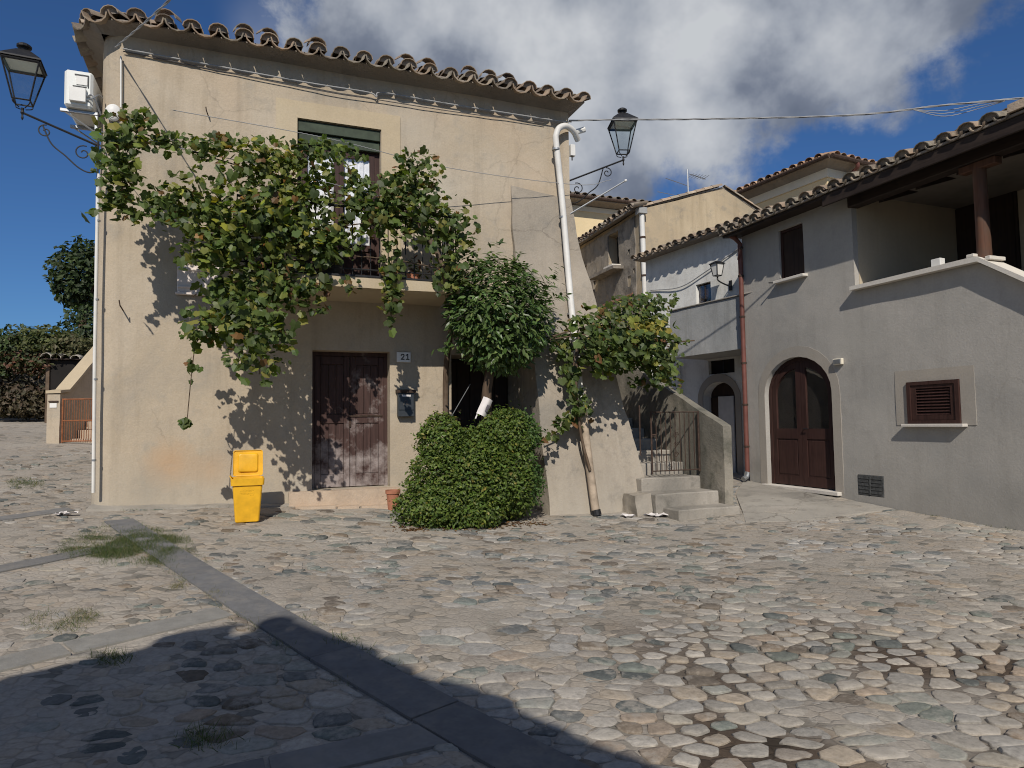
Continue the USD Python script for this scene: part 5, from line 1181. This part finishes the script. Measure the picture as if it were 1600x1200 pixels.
VG = [(.075, .105, .028), (.10, .14, .036), (.055, .08, .025), (.16, .185, .04), (.21, .20, .05), (.17, .095, .04)]
vine = thing('grape_vine', 'large leafy grape vine trained across the facade and over the balcony railing', 'vine', H)
EV = 1.12
VB = [(192, 205, 44, 36, 85, EV, .14), (182, 262, 40, 50, 100, EV, .14), (192, 312, 32, 32, 45, EV, .12), (218, 186, 22, 20, 18, EV, .1), (272, 224, 50, 18, 52, EV, .1), (340, 226, 54, 20, 62, EV, .1), (425, 246, 66, 32, 150, EV, .16),
      (288, 318, 56, 46, 150, EV, .16), (385, 335, 92, 70, 400, EV, .22), (345, 388, 70, 44, 200, EV, .18), (448, 305, 66, 66, 230, EV, .18), (462, 372, 72, 52, 240, EV, .18), (505, 300, 36, 60, 52, EV, .14), (515, 238, 54, 24, 55, EV, .12), (560, 320, 32, 50, 75, EV, .12), (520, 380, 44, 34, 90, EV, .12),
      (604, 322, 54, 50, 210, EV, .14), (652, 282, 42, 50, 150, EV, .14), (648, 345, 66, 40, 165, EV, .15), (706, 370, 40, 60, 150, EV + .05, .12), (704, 428, 24, 30, 50, EV + .05, .08), (612, 445, 18, 68, 90, EV + .06, .07), (405, 445, 86, 42, 230, EV + .08, .14),
      (362, 500, 76, 36, 140, EV + .2, .18), (405, 530, 54, 64, 150, EV + .5, .18), (322, 524, 40, 16, 28, EV + .1, .1), (302, 575, 10, 44, 7, EV, .05), (291, 660, 9, 9, 4, EV, .03), (483, 468, 28, 34, 32, EV + .08, .08), (506, 455, 12, 38, 16, EV + .05, .05), (540, 445, 24, 14, 9, EV + .03, .05), (335, 452, 36, 16, 26, EV, .1)]
# loose shoots that leave the mass and hang or reach out
_sr = random.Random(12)
for _ in range(46):
    x, y, e = _sr.choice([(300, 330, 1.15), (250, 320, 1.1), (350, 400, 1.2), (420, 420, 1.3), (400, 480, 1.5), (360, 470, 1.4), (440, 500, 1.6), (470, 430, 1.25), (340, 240, 1.15), (410, 230, 1.15), (480, 230, 1.15), (210, 300, 1.1), (190, 320, 1.1), (640, 250, 1.15), (690, 330, 1.2), (710, 420, 1.2), (600, 300, 1.2), (560, 280, 1.15), (390, 540, 1.65)])
    a = _sr.uniform(-.3, math.pi + .3) if y > 280 else _sr.uniform(-math.pi, math.pi); L = _sr.uniform(18, 58); x += _sr.uniform(-30, 30); y += _sr.uniform(-15, 15)
    for k in range(int(L / 4)): VB.append((x + math.cos(a) * k * 4, y + math.sin(a) * k * 4 + .012 * (k * 4) ** 2 * .4, 5, 5, 1 / 1.55 * 1.01 + .35, e + .004 * k * 4, .03))
P = blob_points(VB, H, 1.75); n = len(P); P[:, 1] -= 0
N = np.array([.05, -.62, .55]) + rnd(n, .55); T = np.array([0, -.25, -1.0]) + rnd(n, .45)
size = RNG.gamma(10, .090 / 10, n).clip(.035, .16)
C_ = mixcol(n, VG, [4, 4, 3, 1.6, .8, .5])
px_zone = np.array([(P[:, 0] - 2.0) ** 2 + (P[:, 2] - 4.4) ** 2 < .8]).ravel(); C_[px_zone & (RNG.random(n) < .35)] *= np.array([1.6, 1.35, .9])
plant(vine, P, N, T, size, GRAPE, C_, 'vine_leaf', 295, order=-P[:, 1] + .2 * RNG.random(n))
# the canes and trunk
ez = lambda pts, e=EV, de=.0: [H.loc(x, y, e + de * k) for k, (x, y) in enumerate(pts)]
part(vine, 'trunk', tube(curve([(4.78, -.06, .2), (4.77, -.08, 1.2), (4.76, -.12, 2.4), (4.76, -.5, 3.2), H.loc(697, 440, 1.16), H.loc(690, 410, 1.2), H.loc(668, 370, 1.18), H.loc(640, 338, 1.15), H.loc(600, 320, 1.12)], 6), np.linspace(.05, .028, 49), 8), 'vine_wood', smooth=True)
for k, pts in enumerate(([(600, 320), (520, 300), (440, 280), (360, 255), (280, 230), (215, 205), (175, 195)], [(640, 340), (560, 350), (470, 360), (380, 370), (300, 360), (250, 330)], [(690, 420), (610, 405), (520, 400), (430, 410), (360, 420)], [(215, 205), (195, 250), (190, 320)], [(380, 370), (400, 450), (410, 530), (405, 585)], [(360, 420), (350, 500), (310, 530), (300, 580), (292, 660)], [(612, 400), (612, 450), (611, 505)], [(430, 410), (470, 450), (485, 495)], [(330, 500), (300, 520), (292, 530)])):
    part(vine, 'cane', tube(curve(ez(pts), 6), .009 if k < 3 else .006, 5), 'vine_wood', smooth=True)
# the supports it grows along
wr_ = thing('vine_wire', 'stretched support wire from wall corner to balcony beneath the vine', 'wire', H); part(wr_, 'wire', tube(curve([(-.02, -.15, 5.5), H.loc(200, 210, EV), H.loc(300, 236, EV), H.loc(420, 262, EV), (4.68, -1.05, 4.57)], 5), .005, 5), 'galvanised'); part(wr_, 'anchor', tube([(.0, .03, 5.5), (0, -.17, 5.5)], .01, 5), 'rusty_iron')

# vine over the stair
v2 = thing('climbing_vine', 'smaller yellowing vine wound round the downpipe and over the stair parapet', 'vine', H)
E2 = .95
VB2 = [(990, 535, 56, 52, 190, 1.45, .2), (950, 552, 46, 36, 110, 1.35, .2), (1035, 560, 30, 46, 90, 1.4, .2), (930, 520, 34, 22, 50, 1.2, .15), (1000, 478, 50, 22, 120, E2, .2), (960, 500, 40, 30, 100, E2, .2), (1010, 530, 48, 46, 260, E2, .28), (960, 548, 50, 36, 170, E2 - .1, .25), (1030, 580, 26, 26, 60, E2, .2), (905, 502, 34, 16, 40, E2, .08), (882, 540, 18, 34, 45, E2 - .1, .08), (935, 560, 30, 24, 70, E2, .1), (893, 585, 18, 30, 36, E2, .08), (905, 635, 22, 34, 46, E2 + .1, .08), (882, 660, 18, 16, 26, E2 + .1, .06), (855, 682, 16, 8, 10, E2 + .2, .05), (1066, 534, 22, 5, 9, E2, .04), (1050, 470, 14, 16, 14, E2, .1), (1000, 600, 16, 12, 14, E2, .1), (1058, 600, 14, 10, 8, E2, .08), (920, 480, 16, 7, 5, E2, .05)]
P = blob_points(VB2, H, 1.55); n = len(P); N = np.array([.05, -.7, .6]) + rnd(n, .45); T = np.array([0, -.25, -1.0]) + rnd(n, .5); size = RNG.gamma(10, .092 / 10, n).clip(.035, .16)
C_ = mixcol(n, VG, [4, 3, 4, 1.0, .7, .6]); yz_ = (np.abs(P[:, 2] - H.loc(995, 515, E2)[2]) < .12) & (np.abs(P[:, 0] - H.loc(985, 515, E2)[0]) < .35); C_[yz_] = mixcol(int(yz_.sum()), [(.30, .25, .05), (.2, .2, .04)], [1, 1])
plant(v2, P, N, T, size, GRAPE, C_, 'vine_leaf', 180, order=-P[:, 1] + .2 * RNG.random(n))
for pts in ([(855, 528), (900, 515), (960, 505), (1020, 490)], [(850, 532), (905, 524), (970, 516)], [(905, 520), (895, 590), (905, 640), (880, 668), (850, 685)], [(980, 510), (1010, 560), (1030, 590)], [(1000, 530), (1040, 535), (1085, 532)]):
    part(v2, 'cane', tube(curve(ez(pts, E2), 6), .012, 5), 'vine_wood', smooth=True)
part(v2, 'trunk', tube(curve([H.loc(922, 735, 1.12), H.loc(908, 680, 1.06), H.loc(900, 600, .98), H.loc(905, 520, .95)], 6), .022, 6), 'vine_wood', smooth=True)
poles = thing('vine_pole', 'pair of grey poles carrying the yellowing vine from wall to stair', 'pole', H); part(poles, 'pole', tube([H.loc(840, 530, .5), H.loc(1000, 508, 1.3)], .018, 6), 'vine_wood'); part(poles, 'rail', tube([H.loc(843, 537, .5), H.loc(1010, 516, 1.3)], .014, 6), 'galvanised')

# the small tree before the dark doorway
tc_ = H.loc(782, 492, .98); rx, rz_ = 82 / FPX * 10.0, 90 / FPX * 10.0
tree = thing('citrus_tree', 'small round-crowned tree with glossy leaves in front of the dark doorway', 'tree', H)
n = 5200; u_ = rnd(n); u_ /= np.linalg.norm(u_, axis=1, keepdims=True); r_ = RNG.random(n) ** (1 / 4.2)
lump = .82 + .36 * meshkit.fbm(u_ * 1.9 + 5, 3, 61)[:, None]
P = tc_ + u_ * r_[:, None] * lump * np.array([rx, .62, rz_])
sh_ = []
for (x, y, ddx, ddz, k) in ((745, 425, -.12, .35, 46), (770, 412, .0, .3, 30), (800, 425, .1, .25, 30), (845, 455, .25, .35, 46), (855, 470, .3, .15, 26), (718, 470, -.2, .2, 30), (712, 540, -.22, -.05, 24), (730, 410, -.1, .22, 20), (850, 530, .2, -.1, 24)):
    o_ = H.loc(x, y, 1.05); tt = RNG.random(k); sh_.append(o_ + np.column_stack([ddx * tt, -.05 * tt, ddz * tt]) + rnd(k, .035))
P = np.vstack([P, *sh_]); n = len(P); out = P - tc_; out /= np.linalg.norm(out, axis=1, keepdims=True)
N = out * .5 + np.array([0, -.35, .75]) + rnd(n, .38); T = out * .8 + np.array([0, -.1, .15]) + rnd(n, .6); size = RNG.normal(.118, .024, n).clip(.05, .18)
C_ = mixcol(n, [(.06, .10, .028), (.08, .13, .036), (.10, .155, .048), (.04, .065, .02), (.15, .19, .06)], [3, 4, 3, 2, 1.0])
plant(tree, P, N, T, size, LANCE, C_, 'tree_leaf', 260, order=-P[:, 1] + .3 * P[:, 2])
part(tree, 'trunk', tube(curve([(H.loc(762, 660, .8)[0], -.85, .2), H.loc(760, 640, .85), H.loc(764, 590, .9), H.loc(772, 540, .95), tc_], 5), np.linspace(.085, .05, 21), 9), 'vine_wood', smooth=True)
for k in range(9):
    d_ = rnd(1)[0] * [1, .8, .7] + [0, 0, .4]; d_ /= np.linalg.norm(d_); part(tree, 'limb', tube(curve([H.loc(772, 545, .95), tc_ + d_ * .25 - [0, 0, .2], tc_ + d_ * .6], 5), np.linspace(.03, .01, 11), 5), 'vine_wood', smooth=True)

# the clipped bush at the foot of the wall
bush = thing('bush', 'dense broad green bush of tiny leaves spilling onto the paving', 'bush', H)
LOB = [(738, 706, 46, 40, 1.15, .36, 3400), (690, 690, 38, 46, 1.15, .36, 4200), (795, 682, 56, 46, 1.15, .42, 5600), (735, 752, 105, 66, 1.32, .52, 11000), (694, 792, 78, 42, 1.42, .5, 6500), (798, 752, 54, 62, 1.25, .45, 5600), (740, 800, 50, 28, 1.5, .42, 3000)]
P = []; N = []
for x, y, rx_, ry_, e, de, k in LOB:
    c = H.loc(x, y, e); sc = 9.3 / FPX; d_ = rnd(k); d_ /= np.linalg.norm(d_, axis=1, keepdims=True); lump = .78 + .42 * meshkit.fbm(d_ * 4.2 + x, 4, 71)[:, None]
    q = c + d_ * (RNG.random((k, 1)) ** .22) * lump * np.array([rx_ * sc, de, ry_ * sc]); P.append(q); N.append(d_)
P = np.vstack(P); N = np.vstack(N)
gzl = np.array([float(gz(*H.W(*p)[:2])) for p in P[:, :2]]) if False else gz(*(H.o[:, None] + H.x[:, None] * P[:, 0] + H.y[:, None] * P[:, 1])[:2])
ok = (P[:, 2] > gzl + .01); P, N = P[ok], N[ok]
# shoots that break the outline
kk = RNG.choice(len(P), 2600); P = np.vstack([P, P[kk] + N[kk] * RNG.random((2600, 1)) ** 2 * .16]); N = np.vstack([N, N[kk]]); n = len(P)
NN = N * .6 + np.array([0, -.2, .55]) + rnd(n, .5); T = N + np.array([0, 0, .3]) + rnd(n, .6); size = RNG.normal(.047, .012, n).clip(.018, .08)
C_ = mixcol(n, [(.08, .125, .022), (.105, .155, .028), (.145, .18, .034), (.055, .085, .02), (.20, .185, .04)], [4, 4, 2, 3, .35])
bl = P[:, 0] > H.loc(815, 700, 1.2)[0]; C_[bl] = C_[bl] * np.array([.78, .95, 1.35])
plant(bush, P, NN, T, size, SMALL, C_, 'hedge_leaf')
for k in range(14):
    b0 = H.loc(690 + 10 * k, 800, 1.2); b0[2] = .2; part(bush, 'stem', tube([b0, b0 + [RNG.normal(0, .15), RNG.normal(0, .12), .6]], .012, 5), 'vine_wood')
# leaf litter at its foot
n = 500; q = np.column_stack([RNG.normal(0, 1, n), RNG.random(n)]); L0 = H.inv(gnd(620, 828)); L1 = H.inv(gnd(850, 818)); P = L0 + (L1 - L0) * RNG.random((n, 1)) + np.column_stack([RNG.normal(0, .08, n), RNG.normal(-.03, .11, n), np.zeros(n)])
wp = H.o + P[:, :1] * H.x + P[:, 1:2] * H.y; wp[:, 2] = gz(wp[:, 0], wp[:, 1]) + .018
lt = thing('fallen_leaves', 'scatter of dry brown leaves along the foot of the green bush', 'leaves', kind='stuff')
v, f = leaves(wp, np.array([0, 0, 1.0]) + rnd(n, .3), rnd(n), RNG.uniform(.03, .07, n), SMALL); part(lt, 'leaves', (v, f), 'grass_blade', tint=np.repeat(mixcol(n, [(.16, .08, .04), (.22, .13, .06), (.10, .06, .03)], [1, 1, 1]), 4, 0), kind='stuff')

# weeds on the paving
def grass_patch(label, ells, blade, n, cols, stalk=.35):
    P = []
    for x, y, rx_, ry_, w in ells:
        c = gnd(x, y); ax = gnd(x + rx_, y)[:2] - c[:2]; ay = gnd(x, y - ry_)[:2] - c[:2]
        k = int(n * w); a = RNG.normal(0, .5, (k, 2)); a = a[(a ** 2).sum(1) < 1.2]; P.append(c[:2] + a[:, :1] * ax + a[:, 1:] * ay)
    P = np.vstack(P); m = meshkit.noise(np.column_stack([P * 6, P[:, 0] * 0]), 81); P = P[RNG.random(len(P)) < np.clip((m - .15) * 2.0, .12, 1)]
    k = len(P); w3 = np.column_stack([P, gz(P[:, 0], P[:, 1]) + .008]); t_ = thing('grass', label, 'grass', kind='stuff')
    T = np.array([0, 0, 1.0]) + rnd(k, .6); T[:, 2] = np.abs(T[:, 2]) + .2; v, f = leaves(w3, rnd(k), T, RNG.gamma(4, blade / 4, k).clip(.008, blade * 2.2), BLADE)
    part(t_, 'blades', (v, f), 'grass_blade', tint=np.repeat(mixcol(k, cols, [3, 3, 1.4, .6]), 5, 0), kind='stuff')


GC = [(.055, .085, .025), (.075, .11, .035), (.13, .13, .055), (.22, .19, .10)]
grass_patch('broad patch of low green weeds over the dark paving band', [(200, 852, 95, 28, .6), (150, 860, 60, 18, .25), (250, 872, 42, 20, .25), (235, 845, 60, 14, .2)], .026, 52000, GC)
grass_patch('small tuft of weeds in the lane by the drain conduit', [(40, 757, 28, 9, 1)], .04, 3000, GC)
grass_patch('thin dry weeds between stones above the pale cross band', [(90, 975, 55, 18, .6), (130, 965, 30, 12, .3)], .024, 3000, [GC[2], GC[1], GC[3], GC[3]])
grass_patch('brown dry tufts along the edge of the dark paving band', [(340, 932, 22, 8, .5), (272, 918, 20, 7, .4), (235, 905, 20, 8, .3)], .024, 1500, [GC[2], GC[3], GC[3], GC[1]])
grass_patch('weeds in the shaded joints near the gable shadow edge', [(530, 1010, 30, 10, .5), (180, 1035, 40, 12, .4), (330, 1160, 60, 25, .5)], .035, 1600, GC)
grass_patch('weed tuft beside the fallen leaves of the bush', [(822, 843, 14, 5, 1)], .04, 260, GC)

_jr = random.Random(8); _el = []
for _ in range(60):      # weeds that follow the joints and the edges of the bands
    t0 = _jr.uniform(-.2, 5.5); side = _jr.choice((-1, 1)); p = main_a + md * t0 + mn * side * (.17 + .03 * _jr.random()); _el.append(p)
for _ in range(40): p = H.W(_jr.uniform(.1, 5.0), -.16 - .05 * _jr.random())[:2]; _el.append(p)
for _ in range(30): p = R.W(_jr.uniform(3.5, 7.0), -.03)[:2]; _el.append(p)
_P = []
for p in _el:
    k = _jr.randint(8, 40); _P.append(np.asarray(p) + RNG.normal(0, .035, (k, 2)))
_P = np.vstack(_P); k = len(_P); t_ = thing('grass', 'sparse weeds strung along paving joints and wall feet', 'grass', kind='stuff'); T = np.array([0, 0, 1.0]) + rnd(k, .6); T[:, 2] = np.abs(T[:, 2]) + .2
v, f = leaves(np.column_stack([_P, gz(_P[:, 0], _P[:, 1]) + .008]), rnd(k), T, RNG.gamma(4, .028 / 4, k).clip(.008, .07), BLADE); part(t_, 'blades', (v, f), 'grass_blade', tint=np.repeat(mixcol(k, GC, [2, 3, 2, 1]), 5, 0), kind='stuff')

# bank plants and the tree up the lane
def far_bush(name, label, c, r, n, size, cols, catn, squash=1.0):
    t_ = thing(name, label, catn, None, tuple(c)); d_ = rnd(n); d_ /= np.linalg.norm(d_, axis=1, keepdims=True); lump = .65 + .7 * meshkit.fbm(d_ * 2.1 + c[0], 3, 91)[:, None]
    q = d_ * (RNG.random((n, 1)) ** .3) * lump * np.asarray(r); v, f = leaves(q, d_ * .5 + [0, -.3, .5] + rnd(n, .5), rnd(n) + [0, 0, -.4], RNG.normal(size, size * .2, n), SMALL if size < .2 else SMALL)
    part(t_, 'foliage', (v, f), 'far_leaf', tint=np.repeat(mixcol(n, cols, [1] * len(cols)), 4, 0), kind='stuff'); return t_


DG = [(.035, .055, .018), (.05, .075, .022), (.028, .042, .016), (.075, .095, .03)]
tt_ = EYE + ray(128, 432) * 22
t_ = far_bush('dark_tree', 'dark tree crown rising over the bank beside the vine house wall', tt_, (.88, .9, 1.2), 2300, .19, DG[:3], 'tree')
part(t_, 'trunk', tube(curve([(.2, .1, -4.5), (.1, 0, -2.5), (0, 0, -.3)], 5), .13, 7), 'vine_wood')
for k in range(6): d_ = rnd(1)[0]; d_ /= np.linalg.norm(d_); part(t_, 'limb', tube([(.05, 0, -1.2), d_ * [.8, .8, 1.0]], .03, 5), 'vine_wood')
far_bush('shrub', 'dark shrub under the tree crown beside the plastered parapet', EYE + ray(132, 520) * 21, (.7, .7, .9), 1100, .15, DG[:3], 'shrub')
for k, (x, y, w_, h_, cc, lab) in enumerate(((20, 545, 1.5, .65, DG, 'sprawling green shrub topping the bank at the edge of view'), (75, 535, .9, .45, [(.09, .10, .03), (.06, .075, .025)], 'yellowish green shrub on the bank below open sky'), (110, 545, .7, .4, [(.11, .105, .05), (.07, .075, .03)], 'pale dry shrub above the lean-to opening'), (55, 565, 1.0, .4, [(.13, .06, .035), (.06, .05, .025), (.05, .06, .02)], 'reddish creeper hanging from the bank top'), (10, 620, 1.2, .6, [(.075, .055, .035), (.05, .045, .025)], 'brown dry brush on the bank face'), (45, 632, .9, .4, [(.07, .055, .03), (.10, .08, .05)], 'dry brush at the foot of the bank'))):
    far_bush('bank_shrub', lab, EYE + ray(x, y) * 18.9, (w_, .7, h_), int(1500 * w_), .12, cc, 'shrub')
far_bush('bank_shrub', 'broad shrub trailing over the bank outside the lane bend', EYE + ray(-60, 560) * 18.6, (1.6, .8, .9), 2200, .13, DG, 'shrub')

# ------------------------------------------------------------------ small things
bp_ = gnd(386, 815); bn = thing('recycling_bin', 'bright yellow plastic bin with its lid flipped open against the wall', 'bin', None, tuple(bp_ + [0, 0, .012]), rz=H.a + .02)
def frustum(w0, d0, w1, d1, z0, z1, r=.03, n=4):
    def ring(w, d, z):
        p = [];
        for sx, sy, a0 in ((1, 1, 0), (-1, 1, 90), (-1, -1, 180), (1, -1, 270)):
            for a in np.linspace(a0, a0 + 90, n): p.append((sx * (w / 2 - r) + r * math.cos(math.radians(a)), sy * (d / 2 - r) + r * math.sin(math.radians(a)), z))
        return np.array(p)
    return ring
def loft(rings, cap0=True, cap1=False):
    n = len(rings[0]); v = np.vstack(rings); f = []
    for i in range(len(rings) - 1):
        for k in range(n): p, q = i * n + k, i * n + (k + 1) % n; f += [(p, q, q + n), (p, q + n, p + n)]
    if cap0: v = np.vstack([v, rings[0].mean(0)]); c = len(v) - 1; f += [(c, (k + 1) % n, k) for k in range(n)]
    if cap1: v = np.vstack([v, rings[-1].mean(0)]); c = len(v) - 1; l = (len(rings) - 1) * n; f += [(c, l + k, l + (k + 1) % n) for k in range(n)]
    return v, np.array(f)


rg = frustum(0, 0, 0, 0, 0, 0)
part(bn, 'body', loft([rg(.27, .27, 0), rg(.285, .285, .012), rg(.35, .35, .46), rg(.335, .335, .46), rg(.265, .265, .03)], True, True), 'yellow_plastic', smooth=35)
part(bn, 'rim', loft([rg(.352, .352, .455), rg(.385, .385, .455), rg(.395, .395, .535), rg(.372, .372, .54), rg(.36, .36, .46)], False, False), 'yellow_plastic', smooth=35)
LT = math.radians(6)
def lidpt(m_):
    v, f = m_; v = np.asarray(v); y, z = v[:, 1], v[:, 2]; return np.column_stack([v[:, 0] + .01, .20 + y * math.cos(LT) + z * math.sin(LT) * 1.0, .545 - y * math.sin(LT) + z * math.cos(LT)]), f
def rr2(w, h, r, n=5, z0=0):
    return [(sx * (w / 2 - r) + r * math.cos(math.radians(a)), z0 + h / 2 + sy * (h / 2 - r) + r * math.sin(math.radians(a))) for sx, sy, a0 in ((1, 1, 0), (-1, 1, 90), (-1, -1, 180), (1, -1, 270)) for a in np.linspace(a0, a0 + 90, n)]
lid = part(bn, 'lid', lidpt(man(mf(extr(Polygon(rr2(.36, .335, .03)), 0, .035, 'xz')) - mf(extr(Polygon(rr2(.345, .32, .025, z0=.0075)), -.01, .012, 'xz')))), 'yellow_plastic', smooth=30)
dm = []
for k, (w, h, y) in enumerate(((.25, .25, .012), (.235, .235, -.004), (.21, .205, -.012))): dm.append(np.array([(x, y, z + .045 + (.25 - h) / 2) for x, z in rr2(w, h, .03)])[::1])
part(lid, 'raised_panel', lidpt(loft([d_[::-1] for d_ in dm], False, True)), 'yellow_plastic', smooth=40)
part(bn, 'hinge', tube([(-.13, .205, .548), (.15, .205, .548)], .013, 8), 'yellow_plastic')
part(bn, 'handle', tube(curve([(-.17, .17, .52), (-.20, .1, .56), (-.20, -.06, .56), (-.175, -.14, .52)], 5), .007, 6), 'yellow_plastic')
pm = []
for x0, x1, z, hh in ((-.085, -.06, .375, .03), (-.05, .07, .385, .010), (-.045, .05, .372, .006), (-.09, .08, .352, .008), (-.07, .02, .340, .006), (.03, .075, .328, .012)):
    for xx in np.arange(x0, x1 - .008, .016): pm.append(bx(xx, xx + .011, -.1605 - .0005 - (z - .30) * .072 - .003, -.157 - (z - .30) * .072, z, z + hh, .0005))
part(bn, 'print', cat(*pm), 'bin_print')
t = thing('flower_pot', 'empty terracotta pot beside the worn door step and the bush', 'pot', None, tuple(gnd(614, 797)))
part(t, 'pot', lathe([(.0, .0), (.07, .0), (.095, .24), (.108, .24), (.11, .29), (.095, .29), (.09, .22), (0, .2)], 18), 'terracotta', smooth=35); part(t, 'soil', lathe([(.0, .225), (.088, .225)], 18), 'soil')
for k, (x, rr3, hh, mt, lab) in enumerate(((2.98, .15, .26, 'dark_plastic', 'dark round basket pot behind the balcony bars'), (4.15, .10, .20, 'terracotta', 'reddish pot on the balcony by the thick vine stem'), (2.15, .14, .24, 'dark_plastic', 'dark pot lost in leaves on the shaded end of the balcony'))):
    t = thing('balcony_pot', lab, 'pot', H, (x, -.62, 3.60)); part(t, 'pot', lathe([(0, 0), (rr3 * .8, 0), (rr3, hh * .8), (rr3 * 1.05, hh * .82), (rr3 * 1.05, hh), (rr3 * .9, hh), (rr3 * .85, hh * .8), (0, hh * .75)], 16), mt, smooth=35); part(t, 'soil', lathe([(0, hh * .83), (rr3 * .86, hh * .83)], 16), 'soil')
t = thing('balcony_plant', 'small red-tinged potted plant leaning on the balcony bars', 'plant', H, (4.15, -.62, 3.79)); n = 60; q = rnd(n, .12) * [1, .8, .6] + [0, 0, .08]
v, f = leaves(q, rnd(n) + [0, -.5, .5], rnd(n), RNG.normal(.09, .015, n), LANCE); part(t, 'foliage', (v, f), 'vine_leaf', tint=np.repeat(mixcol(n, [(.10, .04, .025), (.05, .07, .02)], [1, 1]), 8, 0), kind='stuff'); part(t, 'stem', tube([(0, 0, -.05), (.02, 0, .15)], .008, 5), 'vine_wood')

o_ = H.loc(757, 636, 1.0); t = thing('newspaper', 'rolled newspaper tied to the tree trunk above the bush', 'newspaper', H, tuple(o_))
def paper_sheet(w, h, bend, nx=8, ny=5):
    x, y = np.meshgrid(np.linspace(-w / 2, w / 2, nx), np.linspace(-h / 2, h / 2, ny), indexing='ij'); z = bend * np.cos(x / w * math.pi) + .006 * np.sin(y * 40)
    a = .45; vx = x * math.cos(a) + y * math.sin(a); vz = -x * math.sin(a) + y * math.cos(a); v = np.stack([vx, -z, vz], -1).reshape(-1, 3); i, j = np.meshgrid(np.arange(nx - 1), np.arange(ny - 1), indexing='ij'); k = (i * ny + j).ravel()
    return v, np.stack([k, k + ny, k + ny + 1, k + 1], 1)
part(t, 'sheet', paper_sheet(.15, .27, .05), 'paper', smooth=True); v, f = paper_sheet(.045, .10, .004); part(t, 'printed_picture', (v + [.025, -.05, -.02], f), 'print_grey'); v, f = paper_sheet(.02, .30, .0); part(t, 'folded_edge', (v + [-.075, .0, -.03], f), 'paper')

def scrap(label, px, py, n, s, seed):
    c = gnd(px, py); t = thing('paper_scrap', label, 'litter', None, tuple(c + [0, 0, .02])); rr_l = np.random.default_rng(seed)
    for k in range(n):
        x, y = np.meshgrid(np.linspace(-1, 1, 5), np.linspace(-1, 1, 4), indexing='ij'); z = rr_l.random(x.shape) * s * .45; a = rr_l.random() * 3; o2 = rr_l.normal(0, s * 1.2, 2) * [1.6, .5]
        v = np.stack([(x * math.cos(a) - y * math.sin(a) * .6) * s + o2[0], (x * math.sin(a) + y * math.cos(a) * .6) * s + o2[1], z], -1).reshape(-1, 3); i, j = np.meshgrid(np.arange(4), np.arange(3), indexing='ij'); q = (i * 4 + j).ravel(); part(t, 'sheet', (v, np.stack([q, q + 4, q + 5, q + 1], 1)), 'paper')
scrap('crumpled pale paper at the foot of the battered corner', 1003, 809, 3, .10, 3); scrap('pale scraps lying at the foot of the rounded house corner', 108, 806, 4, .07, 4)
t = thing('manhole_cover', 'flat pale slab set in the concrete ramp', 'cover'); cv_ = np.array(g2(1222, 800)); m_ = sheet(Polygon([g2(1195, 803), g2(1240, 806), g2(1246, 796), g2(1205, 794)]), .034, .15, wob=.002); part(t, 'slab', m_, 'step_concrete')
